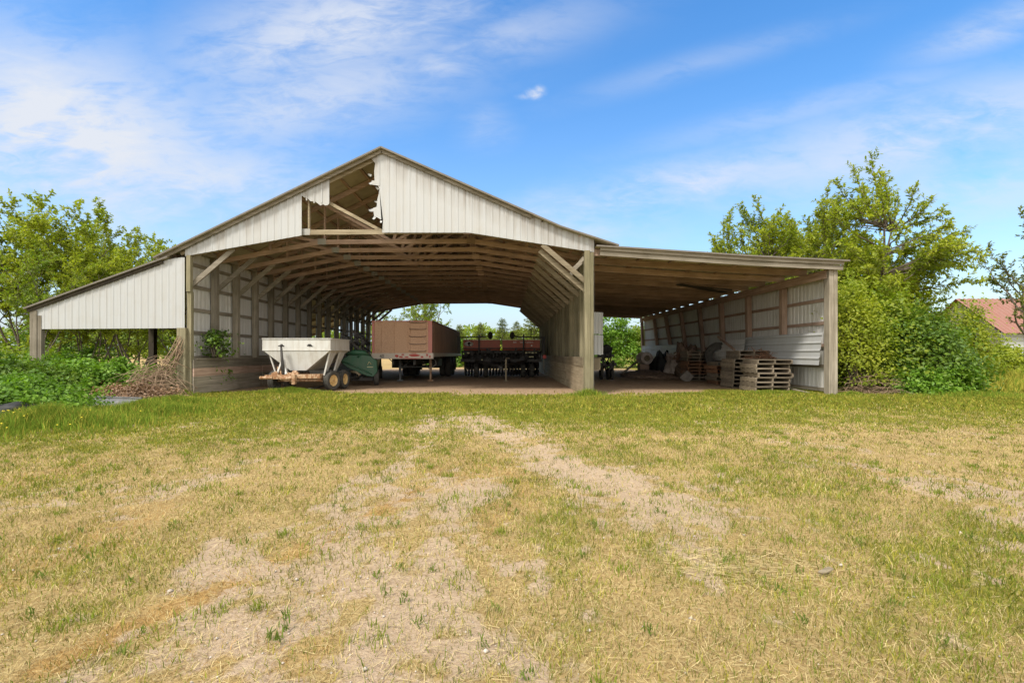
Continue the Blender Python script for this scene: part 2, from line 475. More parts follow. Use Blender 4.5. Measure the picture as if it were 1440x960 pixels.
def brace_mb_r(k):
    if k == 0: return MB().beam((XR-.08, -.06, 3.28), (1.06, -.06, 4.36), .05, .14)
    return MB().beam((XR-.08, .08, 3.05), (1.0, .08, 4.22), .05, .14)
NB = 17
DY = (Y1 - Y0 - .1) / (NB - 1)
ysp = [Y0 + .05 + i * DY for i in range(NB)]
tr0 = truss_mb().build('roof_truss', M['brown_x'], shed, (OFF[0], 0, 0))
tr0.location = (0, ysp[0] - OFF[1], 0)
for q, mt in zip(plates, ('plate', 'brown_x')): q.build('gusset_plate', M[mt], tr0, (OFF[0], 0, 0))
k1 = brace_mb().build('knee_brace', M['wood_x'], tr0, (OFF[0], 0, 0)); [brace_mb_r(k).build('knee_brace', M['tan_x'], tr0, (OFF[0], 0, 0)) for k in (0, 1)]
for i in range(1, NB):
    c = copy_tree(tr0, shed); c.location = (0, ysp[i] - OFF[1], 0)
tr0.data = tr0.data.copy(); tr0.data.materials[0] = M['tan_x']
# purlins
for side in (0, 1):
    for k in range(11):
        x = (XM - .15 - k * .60) if side == 0 else (XM + .15 + k * .56)
        if x > 2.4: continue
        mb = MB(); mb.beam((x, Y0-.05, zroof(x)-.055), (x, Y1, zroof(x)-.055), .09, .04, (.43 if side == 0 else -.4, 0, -1) if False else (0, 0, 1))
        sb(mb, 'purlin', M['brown_y'])
# left wall: posts, girts, boards, siding
pm = MB(); pm.box((-.09, -.08, 0), (.09, .08, 4.2))
p0 = None
for i, y in enumerate(ysp):
    if i == 0: continue
    if p0 is None:
        p0 = pm.build('wall_post', M['wood_z'], shed); o = p0
    else:
        o = p0.copy(); col.objects.link(o)
    o.location = (XL + .02 - OFF[0], y - OFF[1] + random.uniform(-.03, .03), 0)
mb = MB(); mb.box((XL-.02, Y0-.06, 3.0), (XL+.1, Y0+.06, 4.05)); mb.box((px2x(253), Y0-.13, 0), (px2x(265), Y0-.02, 1.94)); mb.box((XL-.02, Y0-.02, 0), (XL+.1, Y0+.1, 3.0))
sb(mb, 'corner_post', M['olive_z'])
XS = XL - .12
for z in (1.08, 1.83, 2.51, 3.2, 3.85):
    mb = MB(); mb.box((XL-.115, Y0+.1, z-.05), (XL-.072, Y1, z+.05)); sb(mb, 'girt', M['wood_y'])
for z0, z1, mt in ((0.0, .26, 'wood_y'), (.265, .52, 'wood_y'), (.525, .77, 'brown_y'), (.775, 1.02, 'wood_y')):
    mb = MB(); L = Y1 - Y0; n = 5
    for k in range(n):
        dx = random.uniform(-.012, .012)
        mb.box((XL+.115+dx, Y0+.02+k*L/n, z0), (XL+.16+dx, Y0+.015+(k+1)*L/n, z1))
    sb(mb, 'wall_board', M[mt])
mb = MB(); mb.box((XL-.08, Y0+.13, 1.025), (XL+.18, Y1, 1.06)); sb(mb, 'ledge_board', M['wood_y'])
mb = MB(); y = Y0 + .1
while y < Y1 - .3:
    w = .92 if y < 22 else random.choice((.5, .7, .92))
    rib_sheet(mb, (XS, y, 0), (0, 1, 0), (0, 0, 1), (-1, 0, 0), min(w, Y1-y), .35, 4.2)
    y += w + (0 if y < 22 else random.choice((.0, .12, .3, .45)))
sb(mb, 'wall_siding', M['siding_in'])
# right wall
pr = None
for i, y in enumerate(ysp):
    if i == 0: continue
    if pr is None:
        pr = pm.build('wall_post', M['olive_z'], shed); o = pr
    else:
        o = pr.copy(); col.objects.link(o)
    o.location = (XR + .02 - OFF[0], y - OFF[1] + random.uniform(-.03, .03), 0)
mb = MB(); mb.box((XR-.14, Y0-.09, 0), (XR+.02, Y0+.08, 4.18)); mb.box((XR+.024, Y0-.07, 0), (XR+.125, Y0+.06, 4.12)); sb(mb, 'corner_post', M['olive_z'])
mb = MB(); mb.beam((XR-.12, Y0+.05, 4.0), (1.95, Y0+.35, 3.55), .06, .12); mb.beam((XR-.02, Y0+.1, 4.05), (XR-.5, Y0+.12, 3.6), .05, .12); sb(mb, 'knee_brace', M['wood_x'])
for z in (1.2, 1.9, 2.6, 3.3, 3.95):
    mb = MB(); mb.box((XR+.075, Y0+.1, z-.05), (XR+.115, Y1, z+.05)); sb(mb, 'girt', M['wood_y'])
for k4, (z0, z1) in enumerate(((0.0, .27), (.275, .55), (.555, .82), (.825, 1.10))):
    mb = MB(); L = Y1 - Y0; n = 5
    for k in range(n):
        dx = random.uniform(-.012, .012)
        mb.box((XR-.165+dx, Y0+.1+k*L/n, z0), (XR-.12+dx, Y0+.09+min((k+1)*L/n, L), z1))
    sb(mb, 'wall_board', M['tan_y'])
mb = MB()
rib_sheet(mb, (XR+.14, Y0-.07, 0), (0, 1, 0), (0, 0, 1), (1, 0, 0), Y1-Y0, .05, 4.05)
sb(mb, 'wall_siding', M['siding'])
# sheets torn loose from the right wall, flaring into the lean-to
mb = MB()
rib_sheet(mb, (XR+.16, 15.75, 0), (.80, .6, 0), (.02, .02, 1), (.6, -.8, 0), .82, 1.86, 2.58, .16, .025, .03)
rib_sheet(mb, (XR+.16, 15.78, 0), (.82, .57, 0), (.0, .01, 1), (.57, -.82, 0), .86, 1.17, 1.82, .16, .025, .03)
sb(mb, 'loose_siding', M['siding'])
# top plates
for x, mt in ((XL+.02, 'wood_y'), (XR+.02, 'tan_y')):
    mb = MB(); mb.box((x-.07, Y0+.1, 4.2 if x < 0 else 4.22), (x+.07, Y1, 4.32 if x < 0 else 4.34)); sb(mb, 'top_plate', M[mt])
# left lean-to frame
for i, y in enumerate((Y0, 18.7, 23.2, 27.8, 33.5)):
    mb = MB(); mb.box((XLL, y-.1, 0), (XLL+.2, y+.1, 2.45))
    if i == 0: mb.box((XLL+.2, y-.08, .55), (XLL+.31, y+.04, 2.3))
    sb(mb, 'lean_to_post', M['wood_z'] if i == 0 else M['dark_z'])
mb = MB(); mb.box((XLL+.02, Y0+.1, 2.2), (XLL+.07, Y1, 2.42)); sb(mb, 'eave_beam', M['brown_y'])
for k in range(9):
    y = Y0 + .1 + k * 2.44
    mb = MB()
    for (x0, z0), (x1, z1) in zip(ll[:-1], ll[1:]): mb.beam((x0+.1, y, z0-.12), (x1, y, z1-.12), .045, .16)
    sb(mb, 'lean_to_rafter', M['brown_x'])
# right lean-to: rafters, wall
for k in range(17):
    y = Y0 + .06 + k * DY
    mb = MB(); sag = random.uniform(-.02, .02) - (.0 if k < 5 else .03)
    rr = [(2.56, 4.29), (4.6, 4.16), (7.0, 4.00), (9.55, 3.875)]
    for (x0, z0), (x1, z1) in zip(rr[:-1], rr[1:]):
        mb.beam((x0, y, z0-.135 + (sag if x0 > 3 else 0)), (x1+.0, y, z1-.135 + (sag if x1 < 9 else 0)), .045, .2)
    sb(mb, 'lean_to_rafter', M['brown_x'])
for k in range(7):
    x = 3.2 + k * 1.0
    mb = MB(); mb.box((x-.06, Y0, zl(x, lr)-.068), (x+.06, Y1, zl(x, lr)-.028)); sb(mb, 'purlin', M['brown_y'])
# hanging broken ceiling board, dark
mb = MB(); mb.beam((6.3, 17.6, 3.72), (8.4, 18.6, 3.55), .3, .03); mb.beam((6.8, 18.1, 3.74), (8.2, 17.5, 3.5), .22, .03)
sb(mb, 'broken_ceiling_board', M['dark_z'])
yw = [14.14, 16.55, 18.95, 21.35, 23.75, 26.3, 28.8, 31.0, 33.7]
bulge = [0, 0, .06, .16, .32, .5, .58, .42, .12]
def bl(y): return float(np.interp(y, yw, bulge))
def wx(y, z): return XRR + bl(y) * (1 - z / 3.6)
for i, y in enumerate(yw):
    mb = MB(); w = .115 if i == 0 else .09
    mb.beam((wx(y, 0), y, 0), (wx(y, 3.64), y, 3.64), w*2, w*2, (0, 1, 0))
    if i == 0: mb.beam((XRR+.07, y-.1, 0), (XRR+.07, y-.1, 3.6), .1, .06, (0, 1, 0))
    sb(mb, 'lean_to_post', M['wood_z'] if i == 0 else M['brown_z'])
for z in (.12, .82, 1.45, 2.12, 2.82):
    mb = MB()
    for ya, yb_ in zip(yw[:-1], yw[1:]):
        mb.beam((wx(ya, z)+.115, ya, z), (wx(yb_, z)+.115, yb_, z), .04, .1)
    sb(mb, 'girt', M['wood_y'] if z < 1 else M['brown_y'])
mb = MB()
for ya, yb_ in zip(yw[:-1], yw[1:]): mb.beam((wx(ya, 3.55)-.115, ya, 3.52), (wx(yb_, 3.55)-.115, yb_+.02, 3.52), .045, .25)
sb(mb, 'top_plate', M['brown_y'])
mb = MB()
for ya, yb_ in zip(yw[:-1], yw[1:]):
    n = int((yb_-ya)/.115) * 5
    vs = []; fs = []
    prof = ribs(yb_-ya, .2, .014)
    for u, h in prof:
        for z in (.06, 3.73):
            vs.append((wx(ya+u, z)+.14+h, ya+u, z))
    for k in range(len(prof)-1): fs.append((2*k, 2*k+2, 2*k+3, 2*k+1))
    mb.add(vs, fs)
sb(mb, 'wall_siding', M['siding_in'])
# horizontal sheets fixed along the lean-to wall
def hsheet(name, ya, yb_, z0, z1, dx, curl=0.0, mat='siding_in'):
    mb = MB(); vs = []; fs = []
    rows = ribs(z1-z0, .235, .022); ny = 10
    for u, h in rows:
        for k in range(ny+1):
            t = k/ny; y = ya + (yb_-ya)*t
            c = curl * t**2 * math.sin(u/(z1-z0)*math.pi*.9)
            vs.append((wx(y, z0+u) - dx - h - (z1-z0-u)*.12 - c*.5, y, z0 + u - c*.25 + .02*math.sin(t*5)*curl))
    for r in range(len(rows)-1):
        for k in range(ny): fs.append((r*(ny+1)+k, r*(ny+1)+k+1, (r+1)*(ny+1)+k+1, (r+1)*(ny+1)+k))
    mb.add(vs, fs)
    return mb
o = hsheet('', 14.27, 18.9, .86, 1.83, .14).build('metal_sheet', M['siding'])
tag(o, 'flat white ribbed metal sheet fixed sideways along the lean-to wall by the front post', 'metal sheet')
o = hsheet('', 18.6, 21.8, .9, 1.75, .3, .5).build('metal_sheet', M['siding_in'])
tag(o, 'curled white metal sheet behind the pallet stacks in the lean-to', 'metal sheet')
o = hsheet('', 26.4, 33.2, 1.05, 1.72, .2).build('metal_sheet', M['siding_in'])
tag(o, 'long pale metal sheet along the far end of the lean-to wall', 'metal sheet')

# ------------------------------------------------------------------ wheels
def wheel(parent, c, r, w, rimmat, axis=(1, 0, 0), rimr=None, group=None, dual=False, ribs_=3):
    rr = rimr or r * .56
    mb = MB(); hw = w/2
    prof = [(-hw*.75, rr), (-hw*.95, rr*1.12), (-hw, (rr+r)/2), (-hw*.93, r*.93), (-hw*.78, r*.985)]
    for k in range(ribs_):
        a = -hw*.78 + (2*hw*.78)*(k+.42)/ribs_; b = -hw*.78 + (2*hw*.78)*(k+.58)/ribs_
        prof += [(a-.004, r), (a, r*.965), (b, r*.965), (b+.004, r)]
    prof += [(hw*.78, r*.985), (hw*.93, r*.93), (hw, (rr+r)/2), (hw*.95, rr*1.12), (hw*.75, rr)]
    mb.lathe(prof, (0, 0, 0), axis)
    wh = bpy.data.objects.new('wheel', None); wh.empty_display_size = .1; col.objects.link(wh); wh.parent = parent; wh.location = c
    mb.build('tyre', M['rubber'], wh)
    mb = MB()
    mb.lathe([(-hw*.55, .0), (-hw*.55, rr*.35), (-hw*.2, rr*.6), (-hw*.25, rr*.85), (-hw*.76, rr*1.0), (-hw*.76, rr*1.03)], (0, 0, 0), axis)
    mb.lathe([(hw*.76, rr*1.03), (hw*.76, rr*1.0), (hw*.25, rr*.85), (hw*.2, rr*.6), (hw*.55, rr*.35), (hw*.55, .0)], (0, 0, 0), axis)
    ax = Vector(axis).normalized()
    for sgn in (-1, 1):
        a0 = ax.orthogonal().normalized(); b0 = ax.cross(a0)
        for k in range(6):
            t = k*math.pi/3; e = (a0*math.cos(t)+b0*math.sin(t))*rr*.47
            mb.tube([e + ax*sgn*hw*.35, e + ax*sgn*hw*.5], .014, 6)
    mb.build('rim', rimmat, wh)
    return wh

# ------------------------------------------------------------------ fertiliser spreader
sp_loc = (-6.62, 16.2, 0)
spr = thing('hopper_spreader', 'rusty white hopper spreader wagon parked against the left board wall', 'spreader', sp_loc)
def S(mb, n, m, bevel=.004): return mb.build(n, m, spr, sp_loc, bevel)
x0, x1, ya, yb_ = -7.70, -5.54, 15.3, 17.15
zt, zm, zb = 1.66, 1.31, .66
mb = MB()
t_ = .0
top = [(x0, ya, zt), (x1, ya, zt), (x1, yb_, zt), (x0, yb_, zt)]
mid = [(x0, ya, zm), (x1, ya, zm), (x1, yb_, zm), (x0, yb_, zm)]
xb0, xb1 = -6.86, -6.36
bot = [(xb0, ya+.12, zb), (xb1, ya+.12, zb), (xb1, yb_-.12, zb), (xb0, yb_-.12, zb)]
itop = [(a[0]*.985 + (-6.62)*.015, a[1] + (.02 if a[1] < 16 else -.02), a[2]) for a in top]
imid = [(a[0]*.985 + (-6.62)*.015, a[1] + (.02 if a[1] < 16 else -.02), a[2]) for a in mid]
vs = top + mid + bot + itop + imid
fs = []
for k in range(4):
    j = (k+1) % 4
    fs += [(k+4, j+4, j, k), (k+8, j+8, j+4, k+4), (k, j, j+12, k+12), (k+12, j+12, j+16, k+16), (k+16, j+16, j+8, k+8)]
fs.append((8, 11, 10, 9))
mb.add(vs, fs)
S(mb, 'hopper', M['hopper'], .008)
mb = MB()
for (a, b) in (((x0, ya), (x1, ya)), ((x1, ya), (x1, yb_)), ((x1, yb_), (x0, yb_)), ((x0, yb_), (x0, ya))):
    mb.beam((*a, zt+.012), (*b, zt+.012), .05, .03)
for (a, b) in (((x0, ya-.004), (x1, ya-.004)), ((x1+.004, ya), (x1+.004, yb_))):
    mb.beam((*a, zm), (*b, zm), .02, .03)
S(mb, 'hopper_rim', M['hopper'])
mb = MB()
for a in ((-7.15, .12), (-6.28, .16)):
    mb.box((a[0], ya-.012, 1.44), (a[0]+a[1], ya-.003, 1.47)); mb.box((a[0]+.03, ya-.012, 1.475), (a[0]+a[1]*.8, ya-.003, 1.5))
    mb.box((a[0]+.05, ya-.012, 1.425), (a[0]+a[1]*1.2, ya-.003, 1.437))
S(mb, 'worn_decal', M['ink'], 0)
for yy in (15.42, 16.3, 17.0):
    mb = MB(); mb.beam((-7.55, yy, zm-.05), (-7.30, yy, .5), .04, .06, (0, 1, 0)); S(mb, 'support_strut', M['hopper'])
for ta, tb, ba, bb_ in ((15.42, 16.12, 15.5, 15.72), (16.34, 17.02, 16.3, 16.56)):
    mb = MB(); q = [(-5.62, ta, zm-.03), (-5.62, tb, zm-.03), (-5.84, bb_, .5), (-5.84, ba, .5)]
    mb.add(q + [(x-.014, y, z) for x, y, z in q], [(0, 1, 2, 3), (7, 6, 5, 4), (0, 4, 5, 1), (1, 5, 6, 2), (2, 6, 7, 3), (3, 7, 4, 0)])
    mb.beam((-5.60, ta, zm-.03), (-5.82, ba, .5), .05, .02, (0, 1, 0)); S(mb, 'support_plate', M['hopper'])
mb = MB()
for x in (-7.3, -5.95): mb.box((x-.06, 15.1, .40), (x+.06, 17.4, .54))
for y in (15.16, 16.2, 17.3): mb.box((-7.238, y-.06, .41), (-6.012, y+.06, .53))
S(mb, 'chassis', M['hopper_rust'])
mb = MB()
mb.beam((-7.45, 15.0, .47), (-5.75, 15.02, .5), .12, .13); mb.tube([(-7.6, 14.96, .45), (-7.2, 14.96, .45)], .05, 12)
mb.tube([(-6.95, 14.92, .44), (-6.5, 14.92, .44)], .07, 12); mb.box((-6.56, 14.82, .25), (-6.46, 14.95, .55))
mb.beam((-6.9, 14.97, .5), (-7.2, 15.3, .75), .06, .09)
S(mb, 'tongue_beam', M['hopper_rust'])
mb = MB()
mb.beam((-7.25, 15.05, .53), (-7.08, 15.05, .60), .13, .13, (0, 1, 0)); mb.box((-6.9, 15.03, .545), (-6.45, 15.12, .61))
mb.lathe([(-.05, 0), (-.05, .09), (.05, .09), (.05, 0)], (-6.62, 15.2, .58), (0, 1, 0), 18)
S(mb, 'gearbox', M['hopper_rust'])
mb = MB()
mb.beam((-6.82, 15.02, .56), (-6.98, 15.2, 1.0), .07, .05, (0, 1, 0)); mb.beam((-7.12, 15.02, .5), (-7.02, 15.2, 1.0), .05, .05, (0, 1, 0))
S(mb, 'jack_bracket', M['hopper'])
mb = MB()
mb.tube([(-6.9, 15.0, .55), (-6.96, 15.06, 1.0), (-7.02, 15.12, 1.42)], [.05, .045, .03], 10); mb.box((-7.1, 15.08, 1.42), (-6.93, 15.15, 1.45))
S(mb, 'jack', M['black'])
for x, y, rm in ((-5.66, 15.75, 'rimy'), (-5.58, 16.62, 'rimy'), (-7.42, 15.55, 'rubber'), (-7.42, 16.62, 'rimy')):
    w_ = wheel(spr, (x - sp_loc[0], y - sp_loc[1], .325), .325, .2, M[rm])
    if y == 15.75: w_.rotation_euler = (0, 0, R(-22))
    if y == 16.62: w_.rotation_euler = (0, 0, R(-8))
mb = MB(); mb.tube([(-7.5, 15.6, .325), (-5.6, 15.75, .325)], .04, 8); mb.tube([(-7.5, 16.62, .325), (-5.6, 16.62, .325)], .04, 8)
S(mb, 'axle', M['hopper_rust'])
mb = MB(); mb.prism([(-6.9, .3), (-6.3, .3), (-6.2, .62), (-7.0, .62)], 17.2, 17.26); S(mb, 'spinner_guard', M['hopper'])

# ------------------------------------------------------------------ combine header
hd = thing('combine_header', 'green combine harvester header with black reel stored beside the trailer', 'combine header', (-5.45, 18.0, 0), R(13))
H = lambda mb, n, m, b=.006: mb.build(n, m, hd, (0, 0, 0), b)
# local: x across (front of the header to -x), y along its length (away)
poly = [(-.66,.93),(-.36,1.16),(.05,1.18),(.40,1.11),(.64,.93),(.66,.52),(.50,.33),(.28,.36),(-.36,.65),(-.62,.84)]
mb = MB(); mb.prism(poly, -.02, .06); H(mb, 'end_panel', M['green'], .02)
mb = MB(); mb.tube([(-.64, -.03, .92), (-.3, -.05, .80), (.1, -.04, .62), (.46, -.03, .42)], [.02, .03, .03, .02], 8); mb.box((.06, -.032, .47), (.075, -.02, 1.1)); H(mb, 'panel_trim', M['green'], 0)
mb = MB(); mb.tube([(.30, -.035, .78), (.36, -.035, .90), (.43, -.035, .80)], .012, 6); mb.box((.28, -.034, .69), (.50, -.024, .705)); H(mb, 'worn_decal', M['paleyel'], 0)
mb = MB(); mb.prism([(-.55,.88),(-.25,.72),(.35,.42),(.52,.40),(.60,.95),(.52,.95),(.47,.50),(.3,.52),(-.5,.92)], .06, 6.3); H(mb, 'platform', M['green'])
mb = MB(); mb.prism(poly, 6.3, 6.38); H(mb, 'end_panel', M['green'], .02)
mb = MB(); mb.tube([(.2, .1, .72), (.2, 6.25, .72)], .2, 14)
for k in range(24):
    y = .3 + k*.25; mb.lathe([(0, .2), (0, .32), (.015, .32), (.015, .2)], (.2, y, .72), (0, 1, .12 if k % 2 else -.12), 16)
H(mb, 'auger', M['black'], 0)
mb = MB(); cx, cz, rr = -.32, 1.62, .46
mb.tube([(cx, .1, cz), (cx, 6.25, cz)], .06, 10)
for yy in (.15, 1.7, 3.2, 4.7, 6.2):
    for k in range(6):
        t = k*math.pi/3 + .3
        mb.beam((cx, yy, cz), (cx+rr*math.cos(t), yy, cz+rr*math.sin(t)), .03, .05, (0, 1, 0))
        t2 = t + math.pi/3
        mb.beam((cx+rr*math.cos(t), yy, cz+rr*math.sin(t)), (cx+rr*math.cos(t2), yy, cz+rr*math.sin(t2)), .02, .03, (0, 1, 0))
H(mb, 'reel', M['black'], 0)
for k in range(6):
    t = k*math.pi/3 + .3; mb = MB(); bx, bz = cx+rr*math.cos(t), cz+rr*math.sin(t)
    mb.tube([(bx, .1, bz), (bx, 6.25, bz)], .022, 6)
    for j in range(40): mb.beam((bx, .2+j*.152, bz), (bx-.05, .2+j*.152, bz-.2), .01, .012, (0, 1, 0))
    H(mb, 'reel_bat', M['black'], 0)
for yy in (.15, 6.1):
    mb = MB(); mb.beam((.45, yy, 1.05), (-.3, yy, 1.62), .05, .09, (0, 1, 0)); H(mb, 'reel_arm', M['black'])
mb = MB(); mb.tube([(-.45, .05, 1.17), (-.2, -.02, 1.24), (.15, .02, 1.23), (.35, .08, 1.14)], [.05, .1, .1, .04], 10); mb.tube([(-.05, -.03, 1.05), (.1, .03, 1.25)], .04, 8); H(mb, 'drive_cover', M['green'], 0)
mb = MB(); mb.box((-.3, .2, .18), (.5, .3, .30)); mb.box((-.05, .25, .2), (.05, 6.2, .3)); mb.beam((.0, .3, .25), (.25, .3, .5), .08, .08); mb.beam((.0, 5.5, .25), (.25, 5.5, .5), .08, .08)
mb.beam((.45, .25, .28), (.62, .25, .28), .06, .06)
H(mb, 'transport_frame', M['black'])
mb = MB(); mb.tube([(-.35, .1, .55), (-.1, -.1, .5), (.02, -.12, .42), (-.05, -.05, .35)], [.03, .05, .05, .02], 8); H(mb, 'skid_shoe', M['tan_x'], 0)
mb = MB(); mb.tube([(-1.45, -2.02, .05), (-.8, -1.2, .16), (-.35, -.5, .27), (0, .25, .27)], .028, 8); mb.tube([(-.35, -.5, .27), (-.02, -.12, .42)], .02, 6); H(mb, 'drawbar', M['black'], 0)
for x, y in ((.62, .28), (-.62, 5.4), (.62, 5.4)):
    wheel(hd, (x, y, .3), .3, .18, M['rubber'])

# ------------------------------------------------------------------ grain trailer
tr = thing('grain_trailer', 'brown flat fronted grain trailer with pink posts parked in the middle of the bay', 'trailer', (-4.28, 20.0, 0), R(-.8))
T = lambda mb, n, m, b=.006: mb.build(n, m, tr, (0, 0, 0), b)
W2, ZB, ZT, LEN = 1.25, 1.22, 2.55, 10.7
mb = MB(); mb.box((-W2+.1, 0, ZB), (W2-.17, .05, ZT-.03)); T(mb, 'front_panel', M['tplank'])
mb = MB()
for x in (-.86, -.32, .23): mb.box((x-.018, -.022, ZB), (x+.018, 0, ZT-.035))
T(mb, 'panel_batten', M['tplank'])
for xa, xb in ((-W2, -W2+.098), (W2-.168, W2)):
    mb = MB(); mb.box((xa, -.03, ZB), (xb, .07, ZT)); T(mb, 'corner_post', M['tred'])
mb = MB(); mb.box((-W2+.1, -.015, ZT-.028), (W2-.17, .06, ZT+.01)); T(mb, 'top_rail', M['tred'])
mb = MB(); mb.box((-W2-.02, -.06, .98), (W2+.05, .06, ZB)); rail = T(mb, 'front_rail', M['trail'], .01)
mb = MB()
random.seed(3)
for (a, b, c, d) in ((-.30,-.12,1.04,1.16),(-.12,.05,1.02,1.1),(-.02,.10,1.12,1.19),(.12,.28,1.03,1.08),(.30,.75,1.06,1.2),(.35,.62,1.20,1.215),(.78,.9,1.02,1.1),(1.0,1.1,1.08,1.2),(1.12,1.2,1.01,1.13),(-.2,.9,.985,1.01)):
    n = 9; cx_, cz_ = (a+b)/2, (c+d)/2; pts = []
    for k in range(n):
        t = 2*math.pi*k/n; q = random.uniform(.75, 1.15)
        pts.append((cx_ + (b-a)/2*q*math.cos(t), min(1.215, max(.985, cz_ + (d-c)/2*q*math.sin(t)))))
    mb.prism(pts, -.064, -.058)
mb.build('red_paint_patch', M['redpaint'], rail)
def lettering(txt, size, mat, parent, loc, rot, depth=.002, name='lettering'):
    cu = bpy.data.curves.new(name, 'FONT'); cu.body = txt; cu.size = size; cu.extrude = depth
    tmp = bpy.data.objects.new(name, cu); col.objects.link(tmp)
    dg = bpy.context.evaluated_depsgraph_get(); dg.update()
    me = bpy.data.meshes.new_from_object(tmp.evaluated_get(dg))
    bpy.data.objects.remove(tmp); bpy.data.curves.remove(cu)
    me.materials.clear(); me.materials.append(mat)
    o = bpy.data.objects.new(name, me); col.objects.link(o); o.parent = parent
    o.location = loc; o.rotation_euler = rot
    return o
lettering('40', .19, M['ink'], rail, (-.92, -.066, 1.03), (R(90), 0, 0))
mb = MB()
for z in (1.30, 1.60, 1.90, 2.21, 2.48):
    mb.tube([(.30, -.005, z+.03), (.34, -.06, z), (.66, -.08, z-.012), (.96, -.06, z), (1.0, -.005, z+.03)], .016, 6)
T(mb, 'ladder_rung', M['brown_x'], 0)
mb = MB(); mb.box((.30, -.028, 1.25), (.345, 0, 2.5)); mb.box((.955, -.028, 1.25), (1.0, 0, 2.5)); T(mb, 'ladder_side', M['tplank'])
for sx in (1, -1):
    mb = MB()
    rib_sheet(mb, (sx*(W2-.03), .07, 0), (0, 1, 0), (0, 0, 1), (sx, 0, 0), LEN-.07, ZB, ZT-.02, .36, .035)
    mb.box((sx*(W2-.07)-.02, .07, ZB), (sx*(W2-.07)+.02, LEN, ZT-.02))
    T(mb, 'side_panel', M['trib'], 0)
    mb = MB(); mb.box((sx*W2-.05, .07, ZT-.018), (sx*W2+.03, LEN, ZT+.02)); T(mb, 'side_top_rail', M['trib'])
    mb = MB(); mb.box((sx*W2-.03, .07, 1.06), (sx*W2+.06, LEN, ZB-.003)); T(mb, 'side_rail', M['trail'])
mb = MB(); mb.box((-W2+.1, LEN-.05, ZB), (W2-.1, LEN, ZT-.03)); T(mb, 'rear_panel', M['trib'])
mb = MB(); mb.box((-W2, .07, 1.1), (W2-.04, LEN, 1.18)); T(mb, 'floor', M['brown_y'])
mb = MB()
for x in (-.45, .45): mb.box((x-.05, .3, .72), (x+.05, LEN, 1.06))
for k in range(12): mb.box((-W2+.05, .5+k*.85, .99), (W2-.05, .58+k*.85, 1.09))
T(mb, 'chassis', M['black'])
for x in (-.36, .98):
    mb = MB(); mb.box((x-.05, 1.15, .42), (x+.05, 1.25, 1.0)); mb.box((x-.035, 1.165, .06), (x+.035, 1.235, .42)); mb.box((x-.12, 1.1, .0), (x+.12, 1.3, .06))
    T(mb, 'landing_leg', M['hopper_rust'] if x > 0 else M['bluegrey'])
mb = MB(); mb.beam((-.3, 1.2, .55), (.1, 1.5, .95), .03, .04); mb.beam((.92, 1.2, .55), (.5, 1.5, .95), .03, .04); mb.tube([(-.3, 1.2, .62), (.95, 1.2, .62)], .022, 6); T(mb, 'leg_brace', M['bluegrey'])
mb = MB(); mb.tube([(1.05, 1.2, .98), (1.22, 1.0, .90), (1.26, .98, .74), (1.05, .95, .58)], .014, 6); T(mb, 'crank_handle', M['plate'], 0)
mb = MB(); mb.tube([(-.85, 2.6, .78), (-.85, 3.7, .78)], .16, 14); T(mb, 'air_tank', M['black'], 0)
for q0, q1 in (((-.95, 2.1, .55), (-.5, 2.5, .95)), ((.55, 3.2, .6), (1.0, 4.4, .95))):
    T(MB().box(q0, q1), 'tool_box', M['black'])
mb = MB(); mb.tube([(-.2, .35, .95), (-.1, .6, .7), (.2, .9, .66), (.4, 1.5, .9)], .02, 6); mb.tube([(-.6, .3, .97), (-.5, .9, .74), (-.55, 1.6, .95)], .018, 6); T(mb, 'air_hose', M['rubber'], 0)
mb = MB(); mb.lathe([(0, 0), (0, .06), (.12, .06), (.12, .13), (.14, .45), (.16, .45), (.16, 0)], (0, .75, .82), (0, 0, 1), 20); T(mb, 'kingpin_plate', M['black'], 0)
for x in (-.98, .98):
    mb = MB(); mb.box((x-.32, 8.0, .28), (x+.32, 8.02, 1.0)); T(mb, 'mud_flap', M['rubber'])
for yy in (6.0, 7.25):
    for x in (-1.14, -.83, .83, 1.14):
        wheel(tr, (x, yy, .5), .5, .27, M['black'])
    mb = MB(); mb.tube([(-1.0, yy, .5), (1.0, yy, .5)], .07, 10); mb.box((-.7, yy-.1, .58), (-.4, yy+.1, .74)); mb.box((.4, yy-.1, .58), (.7, yy+.1, .74)); T(mb, 'axle', M['black'])

